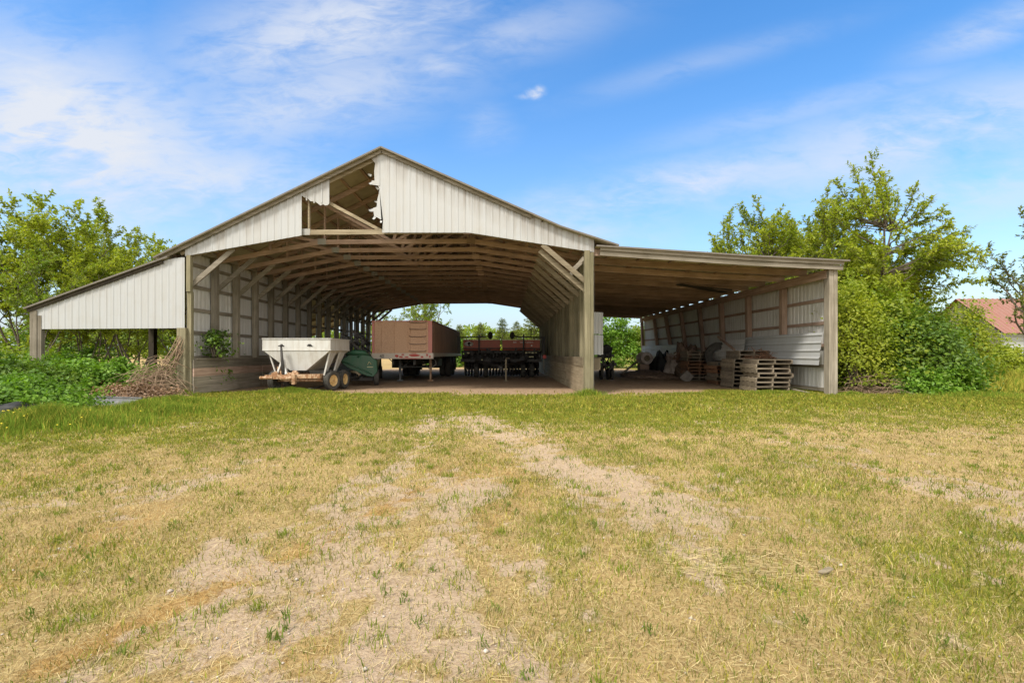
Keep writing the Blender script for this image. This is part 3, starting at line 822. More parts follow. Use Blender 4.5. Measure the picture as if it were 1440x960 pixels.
# ------------------------------------------------------------------ seed drill
dr = thing('seed_drill', 'dark red seed drill with black coulters and folded markers by the right wall', 'seed drill', (-.22, 24.7, 0))
D = lambda mb, n, m, b=.006: mb.build(n, m, dr, (0, 0, 0), b)
for xa, xb in ((-1.95, -.06), (.05, 1.97)):
    mb = MB()
    pr = [(0, 1.50), (.12, 1.36), (.45, 1.36), (.55, 1.50), (.55, 1.88), (0, 1.88)]
    n = len(pr); vs = [(xa, y, z) for y, z in pr] + [(xb, y, z) for y, z in pr]
    fs = [tuple(range(n-1, -1, -1)), tuple(range(n, 2*n))] + [(i, (i+1) % n, (i+1) % n + n, i+n) for i in range(n)]
    mb.add(vs, fs); bx = D(mb, 'seed_box', M['drillred'])
    mb = MB(); mb.box((xa-.015, -.03, 1.883), (xb+.015, .58, 1.92)); mb.build('lid', M['paleyel'], bx, bevel=.006)
    mb = MB(); mb.box((xa-.02, -.012, 1.44), (xb+.02, -.002, 1.49)); mb.build('lower_lip', M['black'], bx)
    if xa < -1:
        mb = MB(); mb.lathe([(0, 0), (0, 1.0), (.006, 1.0), (.006, 0)], (0, 0, 0), (0, 1, 0), 28)
        o = mb.build('logo_oval', M['pale_ink'], bx); o.scale = (.23, 1, .135); o.location = (-1.66, -.010, 1.69)
        mb = MB(); mb.prism([(-.10, 1.70), (-.03, 1.79), (.05, 1.77), (.09, 1.70), (.02, 1.67), (.05, 1.60), (-.02, 1.58), (-.05, 1.66)], -.014, -.0105)
        o = mb.build('logo_mark', M['ink'], bx); o.location = (-1.64, 0, 0)
        mb = MB(); mb.box((-1.12, -.006, 1.70), (-1.09, 0, 1.73)); mb.build('sticker', M['paleyel'], bx)
    else:
        lettering('200', .115, M['pale_ink'], bx, (.60, -.004, 1.74), (R(90), 0, 0))
        lettering('Swift Current', .125, M['pale_ink'], bx, (.94, -.004, 1.74), (R(90), 0, 0))
        mb = MB(); mb.prism([(1.53, 1.57), (1.57, 1.57), (1.59, 1.61), (1.55, 1.65), (1.51, 1.61)], -.006, 0); mb.build('sticker', M['pale_ink'], bx)
mb = MB()
mb.box((-2.05, .05, 1.22), (2.05, .2, 1.34)); mb.box((-2.05, .8, .9), (2.05, .92, 1.04)); mb.box((-2.05, -.35, .78), (2.05, -.23, .92))
for x in (-2.0, -1.2, -.4, .4, 1.2, 2.0): mb.box((x-.04, -.3, .8), (x+.04, .9, .9)); mb.beam((x, .1, .9), (x, .1, 1.35), .07, .1, (0, 1, 0))
D(mb, 'frame', M['black'])
random.seed(5)
mb = MB()
for k in range(60):
    x = random.uniform(-1.95, 1.95); z = random.uniform(.75, 1.35); y = random.uniform(-.45, .0)
    q = random.random()
    if q < .4: mb.box((x-.05, y, z), (x+.05, y+.08, z+random.uniform(.06, .16)))
    elif q < .7: mb.lathe([(-.02, 0), (-.02, .08), (.02, .08), (.02, 0)], (x, y, z), (1, 0, 0) if q < .55 else (0, 1, 0), 12)
    else: mb.tube([(x, y, z), (x + random.uniform(-.3, .3), y, z+random.uniform(-.3, .1)), (x, y+.2, .6)], .018, 5)
for k in range(26):
    x = -1.9 + k*.152
    mb.tube([(x, .2, 1.36), (x, .25, 1.0), (x, .5, .5)], .022, 6)
mb.box((-1.98, 1.0, .40), (1.98, 1.04, 1.38))  # added dark backing sheet, hides the bright background so the underside stays dark
for k in range(52):
    x = -1.96 + k*.0765; mb.box((x-.022, .93, .36+.1*(k % 2)), (x+.022, .99, 1.36)); 
for k in range(25):
    x = -1.9 + k*.16; mb.lathe([(-.03, 0), (-.035, .17), (.035, .17), (.03, 0)], (x, 1.15, .19), (1, 0, 0), 14); mb.beam((x+.05, 1.15, .19), (x+.05, .9, .7), .025, .05, (0, 1, 0))
D(mb, 'metering_gear_and_backing', M['black'], 0)
mb = MB()
for k in range(4): mb.box((1.2+k*.16, -.46, 1.21+.02*(k % 2)), (1.31+k*.16, -.44, 1.27))
mb.box((1.4, -.46, 1.02), (1.62, -.44, 1.06)); mb.box((-1.7, -.46, 1.2), (-1.6, -.44, 1.26)); mb.box((-1.0, -.46, .86), (-.93, -.44, .91))
D(mb, 'warning_decal', M['paleyel'], 0)
for k in range(24):
    x = -1.88 + k*.163
    mb = MB(); yy = .35 + (.28 if k % 2 else 0)
    mb.lathe([(-.006, 0), (-.004, .19), (.004, .19), (.006, 0)], (x, yy, .27), (1, .12, 0), 18)
    mb.beam((x+.03, yy, .27), (x+.03, yy+.15, .85), .03, .05, (0, 1, 0)); mb.tube([(x, yy+.3, .12), (x, yy+.1, .45)], .05, 6)
    D(mb, 'coulter', M['black'], 0)
for x in (-1.28, -.80, 1.12, 1.55):
    wheel(dr, (x, .1, .37), .37, .24, M['black'])
mb = MB()
mb.beam((-1.3, -.25, .84), (0, -3.3, .62), .1, .13); mb.beam((1.3, -.25, .84), (0, -3.3, .62), .1, .13); mb.box((-.08, -3.9, .5), (.08, -3.2, .66)); mb.beam((-.5, -.25, .86), (0, -1.5, .86), .06, .06); mb.beam((.5, -.25, .86), (0, -1.5, .86), .06, .06)
mb.tube([(-.5, -.3, .95), (-.1, -2.0, 1.02), (.05, -3.4, .75)], .02, 6)
D(mb, 'tongue', M['black'])
mb = MB(); mb.box((.20, -3.84, .03), (.27, -3.77, .95)); mb.box((.14, -3.9, 0), (.33, -3.71, .03)); mb.tube([(.235, -3.8, .95), (.235, -3.8, 1.0), (.4, -3.8, 1.0)], .015, 6); D(mb, 'tongue_jack', M['tan_z'])
for s, xa in ((1, -2.15), (-1, 2.15)):
    mb = MB(); mb.tube([(xa, -.1, 2.02), (xa + s*1.35, -.1, 2.05), (xa + s*1.5, -.1, 2.1)], .035, 8); mb.box((xa-.08, -.2, 1.2), (xa+.08, .0, 2.06)); mb.beam((xa+s*1.02, -.12, 1.2), (xa+s*1.02, -.12, 2.18), .07, .07, (0, 1, 0))
    mk = D(mb, 'marker_arm', M['black'])
    mb = MB(); mb.lathe([(-.02, 0), (.03, .12), (.035, .2), (.03, .2), (-.03, 0)], (xa + s*1.57, -.12, 2.12), (.8*s, -.6, 0), 18); mb.build('marker_disc', M['black'], mk)
mb = MB(); mb.box((2.08, -.5, .95), (2.26, -.35, 1.12)); D(mb, 'reflector', M['redpaint'])
mb = MB(); mb.tube([(2.12, -.42, .95), (2.14, -.42, .45), (2.2, -.45, .2), (2.32, -.45, .22)], .022, 6); D(mb, 'hanging_hook', M['tan_z'], 0)

# ------------------------------------------------------------------ pallets
def pallet(mat):
    root = thing('wooden_pallet', '', 'pallet')
    mb = MB()
    for k in range(7): mb.box((0, .02+k*.145, .123), (1.1, .02+k*.145+.1, .142))
    mb.build('top_deck', mat, root)
    for y in (.0, .46, .94):
        pass
    for x in (.0, .53, 1.06):
        mb = MB(); mb.box((x, 0.0, .02), (x+.04, 1.0, .122)); mb.build('stringer', mat, root)
    mb = MB()
    for k in (0, 2, 4, 6): mb.box((0, .02+k*.145, .0), (1.1, .02+k*.145+.1, .019))
    mb.build('bottom_deck', mat, root)
    return root
pal = pallet(M['pallet']); palr = pallet(M['red_pallet'])
first = {id(pal): True, id(palr): True}
ORD = ['lowest', 'second from the bottom', 'third from the bottom', 'fourth from the bottom', 'fifth from the bottom', 'sixth from the bottom', 'seventh from the bottom', 'eighth from the bottom', 'ninth from the bottom']
random.seed(11)
def stack(x, y, n, where, rz=0, red=(), shift=None):
    for k in range(n):
        src = palr if k in red else pal
        if first[id(src)]: o = src; first[id(src)] = False
        else: o = copy_tree(src)
        dx, dy = random.uniform(-.035, .035), random.uniform(-.03, .03)
        if shift and k in shift: dx += shift[k]
        o.location = (x + dx, y + dy, k*.145)
        o.rotation_euler = (0, 0, rz + R(random.uniform(-1.8, 1.8)))
        w = ORD[k] if k < n-1 else 'topmost'
        tag(o, f'{"reddish" if k in red else "grey"} wooden pallet, {w} in the {where}', 'pallet', 'wooden pallets stacked in the lean-to')
stack(7.94, 15.25, 7, 'front stack', shift={0: -.06, 1: -.06, 2: -.03})
stack(8.0, 17.0, 9, 'stack right behind the front one', shift={7: .22, 8: .22})
stack(8.15, 18.7, 6, 'low middle stack', red=(0, 3, 4))
stack(8.05, 21.4, 9, 'rearmost stack', red=(2, 3, 4, 5), rz=R(-3))

# ------------------------------------------------------------------ heaps, tyres and other junk
def stick_heap(name, c, ext, n, r, mat, label, cat, droop=.3, seed=1, lmin=.5, lmax=1.2):
    rs = random.Random(seed); mb = MB()
    for k in range(n):
        a = rs.uniform(0, 2*math.pi); q = math.sqrt(rs.random())
        x = ext[0]*q*math.cos(a); y = ext[1]*q*math.sin(a); z = ext[2]*(1-q*q)*rs.random()
        L = rs.uniform(lmin, lmax); d = Vector((rs.gauss(0, 1), rs.gauss(0, 1), rs.gauss(0, .35))).normalized()
        p = Vector((x, y, z)); pts = []
        for s in range(5):
            t = s/4 - .5
            w = p + d*(L*t) + Vector((rs.gauss(0, .04), rs.gauss(0, .04), -droop*t*t*L))
            w.z = max(.01, w.z); pts.append(w)
        rr = r*rs.uniform(.5, 1.2)
        mb.tube(pts, [rr, rr*.95, rr*.85, rr*.7, rr*.4], 5)
    o = mb.build(name, mat); o.location = c
    return tag(o, label, cat)
stick_heap('branch_heap', (9.0, 17.3, 1.02), (.38, .8, .35), 130, .012, M['redstick'], 'heap of red brown branches lying over the pallets by the wall', 'branches', seed=2, lmin=.4, lmax=.8)
def lumpy(name, c, ext, mat, label, cat, seed=0, amp=.18, n=26, m=14, freq=2.4):
    vs = []; fs = []
    for i in range(m+1):
        th = math.pi/2*i/m
        for k in range(n):
            t = 2*math.pi*k/n
            e = Vector((math.cos(t)*math.cos(th), math.sin(t)*math.cos(th), math.sin(th)))
            q = 1 + amp*2*(float(fbm(np.array([e.x*freq+seed*3.1+e.z]), np.array([e.y*freq+e.z*1.7]), 4, seed)[0])-.5)*2
            vs.append((e.x*ext[0]*q, e.y*ext[1]*q, max(0, e.z*ext[2]*q)))
    for i in range(m):
        for k in range(n): fs.append((i*n+k, i*n+(k+1) % n, (i+1)*n+(k+1) % n, (i+1)*n+k))
    mb = MB(); mb.add(vs, fs, True); o = mb.build(name, mat); o.location = c
    return tag(o, label, cat)
# row of junk along the far part of the lean-to wall
dsk = thing('cable_drum', 'pale round cable drum lying end on at the far end of the junk row', 'cable drum', (7.55, 26.3, 0))
mb = MB(); mb.lathe([(-.5, 0), (-.5, .32), (-.42, .34), (-.42, .26), (.42, .26), (.42, .34), (.5, .32), (.5, 0)], (0, 0, .95), (0, 1, .0), 24); mb.build('drum', M['paletarp'], dsk)
mb = MB(); mb.box((-.3, -.3, 0), (.3, .3, .62)); mb.build('stand', M['brown_x'], dsk)
mb = MB(); mb.lathe([(-.03, 0), (-.03, .12), (.02, .16), (.02, 0)], (0, -.52, .95), (0, 1, 0), 16); mb.build('hub', M['tan_d'], dsk)
lumpy('tarp_heap', (8.3, 25.6, 0), (.55, 1.0, 1.32), M['tarp'], 'black plastic covered heap beside the pale drum', 'tarp heap', 3, .3)
lumpy('cloth_bundle', (8.62, 24.6, .2), (.58, .6, .98), M['paletarp'], 'dirty pale crumpled bundle lodged in front of the black heap', 'bundle', 5, .35)
lumpy('debris_heap', (8.9, 23.9, 0), (.62, .8, 1.35), M['brownheap'], 'dark brown heap of debris behind the rearmost pallets', 'debris heap', 8, .4)
stick_heap('stick_pile', (8.55, 23.6, .9), (.4, .5, .4), 60, .013, M['redstick'], 'tangle of sticks on top of the dark debris heap', 'sticks', seed=9, lmin=.4, lmax=.9)
lumpy('soil_mound', (7.4, 24.6, 0), (1.2, 2.2, .38), M['brownheap'], 'low mound of dark soil along the lean-to junk', 'soil mound', 12, .3)
ty = thing('old_tyre', 'black tyre propped upright behind the rearmost pallets', 'tyre', (9.15, 20.7, .0))
mb = MB(); mb.lathe([(-.12, .28), (-.15, .4), (-.13, .55), (0, .6), (.13, .55), (.15, .4), (.12, .28), (-.12, .28)], (0, 0, 1.1), (.35, 1, .1), 28); mb.build('tyre_casing', M['rubber'], ty)
mb = MB(); mb.box((-.4, -.3, 0), (.3, .3, .5)); mb.build('rubber_block', M['rubber'], ty)
mb = MB(); mb.beam((7.75, 21.1, .02), (8.05, 21.05, .34), .42, .06, (0, 1, 0)); o = mb.build('stone_slab', M['concrete'], bevel=.01); tag(o, 'grey slab leaning at the foot of the rearmost pallets', 'slab')
mb = MB(); mb.beam((8.3, 22.2, .6), (7.75, 21.4, .03), .05, .03); o = mb.build('loose_plank', M['tan_d']); tag(o, 'pale thin plank leaning on the rearmost pallets', 'plank')
mb = MB(); mb.tube([(6.35, 26.2, .15), (7.3, 26.8, .75)], .06, 8); o = mb.build('fallen_pole', M['wood_d']); tag(o, 'grey pole lying aslant in the lean-to rear opening', 'pole')
mb = MB(); mb.beam((8.95, 18.9, 1.35), (9.3, 21.2, 1.95), .05, .09); o = mb.build('loose_rail', M['brown_y']); tag(o, 'brown rail leaning up against the lean-to wall over the curled sheet', 'rail')
mb = MB(); mb.beam((9.05, 14.5, .03), (9.3, 15.8, .05), .12, .04); mb2 = mb; o = mb.build('ground_board', M['wood_y']); tag(o, 'weathered board lying on the ground beside the front pallet stack', 'board')

# black implement in the lean-to
im = thing('planter_unit', 'black planter row unit with a yellow box standing by the lean-to entrance', 'planter unit', (4.55, 22.3, 0))
I = lambda mb, n, m, b=.006: mb.build(n, m, im, (0, 0, 0), b)
mb = MB(); mb.box((-.35, -.1, .62), (.55, .05, .78)); mb.beam((0, 0, .7), (-.05, .4, .3), .08, .12); mb.beam((.3, 0, .7), (.3, .35, .25), .08, .12); mb.box((-.1, -.06, .78), (.0, .04, 1.45)); I(mb, 'frame', M['black'])
mb = MB(); mb.prism([(-.18, 1.0), (.28, 1.0), (.38, 1.5), (-.15, 1.6)], -.1, .35); mb.lathe([(-.1, 0), (-.1, .2), (.1, .2), (.1, 0)], (.1, -.1, 1.42), (0, 1, .2), 16); I(mb, 'seed_hopper', M['tarp'])
mb = MB()
for k in range(14):
    x = random.uniform(-.25, .4); z = random.uniform(.5, 1.3); mb.tube([(x, -.12, z), (x+random.uniform(-.2, .2), -.16, z-.25), (x, .1, z-.4)], .03, 6)
    mb.box((x-.06, -.2, z-.1), (x+.06, -.08, z))
I(mb, 'linkage', M['black'], 0)
for x in (-.12, .36): wheel(im, (x, .1, .3), .3, .13, M['black'])
mb = MB(); mb.lathe([(-.01, 0), (-.01, .25), (.01, .25), (.01, 0)], (.12, -.2, .25), (1, .15, 0), 20); I(mb, 'coulter', M['black'], 0)
bxw = thing('wooden_box', 'small yellowed wooden box on the lean-to side of the post between the two openings', 'box', (2.98, 15.9, .66))
mb = MB(); mb.box((-.38, 0, 0), (.14, .22, .4)); mb.build('box_body', M['tan_z'], bxw, bevel=.006)
mb = MB(); mb.box((-.40, -.02, .405), (.16, .24, .43)); mb.build('box_lid', M['dark_z'], bxw)

# ------------------------------------------------------------------ ground
def seg_d(x, y, pts):
    d = np.full(np.shape(x), 1e9)
    for (ax, ay), (bx, by) in zip(pts[:-1], pts[1:]):
        vx, vy = bx-ax, by-ay
        t = np.clip(((x-ax)*vx + (y-ay)*vy) / (vx*vx+vy*vy), 0, 1)
        d = np.minimum(d, np.hypot(x-ax-t*vx, y-ay-t*vy))
    return d
def inside_barn(x, y):
    e = (fbm(x*1.1, y*1.1, 4, 91)-.5)*1.7
    front = np.where(x > 4.6, 14.3 + 2.3*sst(5.0, 7.4, x), 14.15) + e*1.3
    front = np.where(x < -5.0, 15.1 + e*.5, front)
    return sst(-9.25, -9.1, x) * (1-sst(9.45, 9.7, x)) * sst(-.25, .25, y-front) * (1-sst(37, 40, y))
def masks(x, y):
    w = fbm(x*.9, y*.9, 4, 3) - .5
    n_st = fbm(x*1.5 + w, y*.45 + w, 5, 11)          # streaks lying along the drive
    n_f = fbm(x*3.1, y*2.6, 4, 23)
    n_h = fbm(x*10, y*9, 3, 29)
    n_b = fbm(x*.33, y*.33, 3, 31)
    def near(d, r): return np.exp(-(d/r)**2)
    s = .62*near(seg_d(x, y, [(-.9, 10.2), (-.35, 8.0), (.15, 6.4), (.95, 4.7), (1.3, 3.7)]), .85)
    s = np.maximum(s, .70*near(seg_d(x, y, [(.35, 6.3), (.95, 4.7), (1.25, 3.9)]), .55))
    s = np.maximum(s, .44*near(seg_d(x, y, [(-3.75, 9.0), (-3.65, 7), (-3.55, 5.2)]), .42))
    s = np.maximum(s, .48*near(seg_d(x, y, [(-1.5, 9.5), (-1.2, 7.2), (-1.0, 5.6)]), .55))
    s = np.maximum(s, .46*near(seg_d(x, y, [(1.6, 8.2), (2.6, 7.2), (4.2, 6.4)]), .5))
    ctr = 1 - sst(1.1, 2.6, np.abs(x + .15))
    s = np.maximum(s, (.34 + .16*(1-sst(2.2, 4.2, y)))*ctr*(1-sst(4.4, 6.2, y)))
    s = np.maximum(s, .58*near(seg_d(x, y, [(-2.0, 3.3), (-1.5, 2.5), (-.9, 1.6)]), .5))
    s = np.maximum(s, .50*near(seg_d(x, y, [(-.2, 4.6), (-.5, 3.4), (-.2, 2.2)]), .7))
    s = np.maximum(s, .5*near(np.hypot(x-1.9, y-1.7), .6))
    s = np.maximum(s, .62*near(np.hypot(x-1.35, y-12.4), .9))
    s = np.maximum(s, .6*near(np.hypot((x+7.0)*.7, y-8.1), .42))
    s = np.maximum(s, .30*(1-sst(8, 10.5, y)) + .11*(1-sst(3.5, 7.0, y))*sst(-3.4, -1.6, x)*(1-sst(1.6, 3.0, x)) + .06*(1-sst(4.5, 7.5, y))*sst(.3, 1.5, x) + .30*np.exp(-((y-13.9)/.75)**2)*(np.abs(x+3.4) < 5.6))
    b = sst(.31, .74, s + (n_st-.5)*.75 + (n_f-.5)*.45 + (n_h-.5)*.55)
    barn = inside_barn(x, y)
    # 1 = green, 0 = dry
    g = sst(5.6, 9.6, y + (n_b-.5)*4)
    g = np.maximum(g, .70*sst(-1.6, -4.2, x)*sst(4.2, 7.4, y + (n_f-.5)*2))
    g = np.maximum(g, .34)
    g = np.maximum(g, .62*(1-sst(.5, 1.5, np.hypot(x-3.0, (y-2.6)))))
    g = np.maximum(g, .32*sst(.2, 1.5, x)*(1-sst(6, 8, y)))
    g = g - .40*sst(2.8, 6.0, x)*sst(4, 5.5, y)*(1-sst(9.0, 12, y))
    g = g - .28*np.exp(-(((x+2.6)/1.5)**2 + ((y-4.2)/1.3)**2))
    g = g - 1.0*sst(25, 33, y)*sst(2, -6, x)
    g = np.clip(g + (n_f-.5)*.9 + (n_h-.5)*.5, 0, 1)
    o = .9*near(seg_d(x, y, [(-.8, 4.3), (-1.0, 3.5), (-1.5, 2.4), (-1.75, 1.9)]), .13)
    o = np.clip(np.maximum(o + (n_h-.5)*.8*(o > .05), .42*sst(.60, .74, fbm(x*1.1, y*.6, 4, 57))*(1-sst(5, 7, y))), 0, 1)
    return b, g, o, barn, n_f, n_st
def height(x, y):
    h = (fbm(x*1.6, y*.9, 4, 71)-.5)*.05 + (fbm(x*5, y*4.5, 3, 77)-.5)*.022
    rut = np.exp(-((x+3.62-.05*np.sin(y))/.17)**2) + np.exp(-((x+1.35-.03*(y-6)-.05*np.sin(y*.9))/.2)**2)
    h = h - .035*rut*sst(4.6, 6, y)*(1-sst(9.5, 12, y)) - .03*np.exp(-(seg_d(x, y, [(-.35, 8.0), (.15, 6.4), (.95, 4.7), (1.3, 3.7)])/.45)**2)
    k = 1 - sst(13, 14, y)*(1-sst(35, 40, y))*.85
    return h*k*(1-.0*x) - .012
def axis(c0, c1, fine, lim0, lim1, grow=1.16):
    a = list(np.arange(c0, c1, fine)); s = fine; v = a[-1]
    while v < lim1: s *= grow; v += s; a.append(v)
    s = fine; v = a[0]; pre = []
    while v > lim0: s *= grow; v -= s; pre.append(v)
    return np.array(pre[::-1] + a)
xs = axis(-8, 9, .055, -420, 420); ys = axis(.9, 15.5, .05, -60, 620)
gx, gy = np.meshgrid(xs, ys)
gz = height(gx, gy)
nx, ny = len(xs), len(ys)
idx = np.arange(nx*ny).reshape(ny, nx)
fq = np.stack([idx[:-1, :-1], idx[:-1, 1:], idx[1:, 1:], idx[1:, :-1]], -1).reshape(-1, 4)
b, g, o_, barn, nf, nst = masks(gx, gy)
cols = np.stack([np.maximum(b, 0), g, o_, barn], -1).reshape(-1, 4)
t = NT('field_ground')
a = t.node('ShaderNodeAttribute'); a.attribute_name = 'col'
sep = t.node('ShaderNodeSeparateColor'); t.link(a.outputs['Color'], sep.inputs[0])
ps = t.pos()
n1 = t.noise(ps, 9, 8, .7); n2 = t.noise(ps, 55, 6, .7); n3 = t.noise(ps, 160, 3, .6); n4 = t.noise(ps, 1.7, 6, .65)
soil = t.ramp(n2, [(.25, (.22, .145, .085)), (.5, (.42, .305, .195)), (.78, (.56, .44, .31))])
soil = t.mix(t.ramp(n4, [(.35, .0), (.7, .5)]), soil, (.44, .335, .235))
soil = t.mix(t.ramp(n3, [(.64, 0.0), (.72, .7)]), soil, (.60, .54, .46))
soil = t.mix(t.ramp(n3, [(.28, .8), (.36, 0.0)]), soil, (.13, .095, .06))
dry = t.ramp(n2, [(.25, (.17, .11, .05)), (.5, (.37, .26, .11)), (.8, (.56, .43, .21))])
grn = t.ramp(n2, [(.25, (.10, .085, .022)), (.5, (.23, .21, .04)), (.8, (.40, .35, .09))])
org = t.ramp(n2, [(.25, (.24, .14, .05)), (.6, (.42, .27, .10)), (.85, (.52, .38, .16))])
bs = t.ramp(n2, [(.25, (.21, .14, .088)), (.5, (.42, .295, .19)), (.8, (.54, .40, .27))])
bs = t.mix(t.ramp(n1, [(.35, .6), (.6, 0.0)]), bs, (.17, .105, .065))
def jit(x, k=.9, hard=(.35, .65)):
    v = t.math('MULTIPLY_ADD', t.math('SUBTRACT', n1, .5), k, x)
    v = t.math('MULTIPLY_ADD', t.math('SUBTRACT', n2, .5), k*.6, v)
    return t.ramp(v, [(hard[0], 0.0), (hard[1], 1.0)])
c = t.mix(jit(sep.outputs[1]), dry, grn)
c = t.mix(jit(sep.outputs[2]), c, org)
c = t.mix(jit(sep.outputs[0], 1.1), c, soil)
fld = t.math('GREATER_THAN', t.node('ShaderNodeSeparateXYZ').outputs[1], 1e9)
c = t.mix(a.outputs['Alpha'], c, bs)
c = t.mix(t.ramp(t.noise(ps, 22, 5, .7), [(.30, .42), (.5, 0.0)]), c, t.mix(1.0, c, (.45, .40, .36), 'MULTIPLY'))
hh = t.math('MULTIPLY_ADD', n3, .4, n2)
t.bump(hh, .7, .03)
M['ground'] = t.out(c, .95, 0, .1)
grd = np_mesh('ground', np.stack([gx, gy, gz], -1).reshape(-1, 3), fq.ravel(), np.full(len(fq), 4), M['ground'], colors=cols, smooth=True)
tag(grd, kind='structure')

# ------------------------------------------------------------------ grass blades
def blades(pts, L, W, lean, cols_):
    n = len(pts); a = rng.uniform(0, 2*np.pi, n)
    dirx, diry = np.cos(a), np.sin(a)
    b = rng.uniform(0, 2*np.pi, n); lx, ly = np.cos(b)*lean, np.sin(b)*lean
    V = np.zeros((n, 5, 3), np.float32)
    V[:, 0] = pts; V[:, 1] = pts; V[:, 2] = pts; V[:, 3] = pts; V[:, 4] = pts
    V[:, 0, 0] -= dirx*W/2; V[:, 0, 1] -= diry*W/2; V[:, 1, 0] += dirx*W/2; V[:, 1, 1] += diry*W/2
    up = np.sqrt(np.maximum(.02, 1-np.minimum(lean, .98)**2))
    mx, my, mz = lx*.35*L, ly*.35*L, up*.6*L
    for i, sgn in ((2, 1), (3, -1)):
        V[:, i, 0] += mx + sgn*dirx*W*.38; V[:, i, 1] += my + sgn*diry*W*.38; V[:, i, 2] += mz
    V[:, 4, 0] += lx*L; V[:, 4, 1] += ly*L; V[:, 4, 2] += up*L*.9
    base = (np.arange(n)*5)[:, None]
    fl = np.concatenate([base+np.array([0, 1, 2, 3]), base+np.array([3, 2, 4])], 1).ravel()
    sz = np.tile([4, 3], n)
    C = np.ones((n, 5, 4), np.float32); C[:, :, :3] = cols_[:, None, :]
    return V.reshape(-1, 3), fl, sz, C.reshape(-1, 4)
DRY = np.array([.47, .355, .15]); DRY2 = np.array([.62, .51, .26]); GRN = np.array([.235, .258, .037]); LUSH = np.array([.16, .22, .026]); ORG = np.array([.47, .30, .11]); OLV = np.array([.36, .32, .055])
def grass_at(x, y, wmul, tall=None):
    b, g, o_, barn, nf, nst = masks(x, y)
    n = len(x)
    cover = (1-b*.82)*(1-barn*.97)*(.45+1.0*nf)
    keep = rng.random(n) < cover
    x, y, g, o_, b = x[keep], y[keep], g[keep], o_[keep], b[keep]; n = len(x)
    u = rng.random(n)[:, None]; r2 = rng.random(n)
    cgreen = GRN*(1-u) + LUSH*u; cdry = DRY*(1-u)+DRY2*u
    cgreen = np.where((r2 < .4)[:, None], OLV*(.8+.4*u), cgreen)
    isg = rng.random(n) < np.clip(.14 + .84*g - .35*o_, 0, 1)
    c = np.where(isg[:, None], cgreen, cdry)
    c = np.where(((rng.random(n) < o_*.8) & ~isg)[:, None], ORG*(.8+.4*u), c)
    c = c*rng.uniform(.62, 1.1, n)[:, None]*(.70 + .6*fbm(x*5, y*4.5, 3, 131))[:, None]
    L = rng.uniform(.018, .055, n)*(1 + .5*g)*np.where(y > 10, 1.4, 1)
    lean = np.where(isg, rng.uniform(.2, .85, n), rng.uniform(.6, .98, n))
    W = wmul*rng.uniform(.7, 1.3, n)*np.where(isg, 1, .8)
    z = height(x, y)
    return blades(np.stack([x, y, z-.003], 1), L, W, lean, c)
chunks = []
for (ya, yb_, dens, w) in ((1.1, 2.4, 9000, .0032), (2.4, 4.0, 6500, .0042), (4.0, 6.5, 4200, .006), (6.5, 10, 2000, .010), (10, 15.5, 900, .017)):
    xm = 1.45*yb_ + 2.5; n = int(2*xm*(yb_-ya)*dens)
    x = rng.uniform(-xm, xm, n); y = rng.uniform(ya, yb_, n)
    kp = np.abs(x) < 1.45*y + 2.0
    chunks.append(grass_at(x[kp], y[kp], w))
n = 36000; x = rng.uniform(9.5, 33, n); y = rng.uniform(11, 30, n); kp = (x > 10.3) | (y < 14)
chunks.append(grass_at(x[kp], y[kp], .028))
# taller growth: along the left bank, at the post feet, right edge
def tall_patch(cx_, cy_, rx, ry, n, lo, hi, w, yellow=.2):
    a = rng.uniform(0, 2*np.pi, n); q = np.minimum(1.5, np.abs(rng.normal(0, .62, n)))*(.7+.6*vnoise(a*2.2, a*0+cx_, 3)); x = cx_ + rx*q*np.cos(a); y = cy_ + ry*q*np.sin(a)
    x = x + (fbm(x*2, y*2, 2, 5)-.5)*.5
    u = rng.random(n)[:, None]
    c = np.array([.125, .215, .024])*(1-u) + np.array([.22, .275, .036])*u
    c = np.where((rng.random(n) < yellow)[:, None], OLV*1.1, c)*rng.uniform(.75, 1.25, n)[:, None]
    return blades(np.stack([x, y, height(x, y)-.01], 1), rng.uniform(lo, hi, n)*np.maximum(.25, 1.1-.65*q), np.full(n, w)*rng.uniform(.6, 1.3, n), rng.uniform(.1, .6, n), c)
for a in ((-7.7, 8.1, 1.7, .9, 12000, .12, .48, .010), (-8.2, 6.9, 1.3, .9, 8000, .12, .45, .010), (-7.4, 9.9, 1.8, 1.0, 10000, .08, .34, .011), (-8.0, 11.6, 1.7, .9, 8000, .08, .3, .012),
          (-6.6, 14.75, 1.5, .45, 7000, .06, .26, .011), (2.35, 13.75, .55, .45, 1500, .08, .32, .011), (-9.0, 13.6, .6, .7, 1200, .08, .3, .011), (-4.0, 14.0, 1.6, .3, 1500, .04, .12, .012),
          (8.0, 14.6, 2.2, .5, 3500, .05, .17, .012), (5.3, 14.4, 1.5, .45, 1500, .04, .12, .012), (9.9, 13.9, .7, .5, 1500, .06, .2, .012),
          (16.5, 16.8, 3.2, 1.8, 7000, .2, .65, .018, .6), (20.5, 20.0, 4.0, 2.5, 6000, .25, .8, .022, .6), (13.2, 13.6, 2.6, .7, 5000, .06, .24, .013)):
    chunks.append(tall_patch(*a))
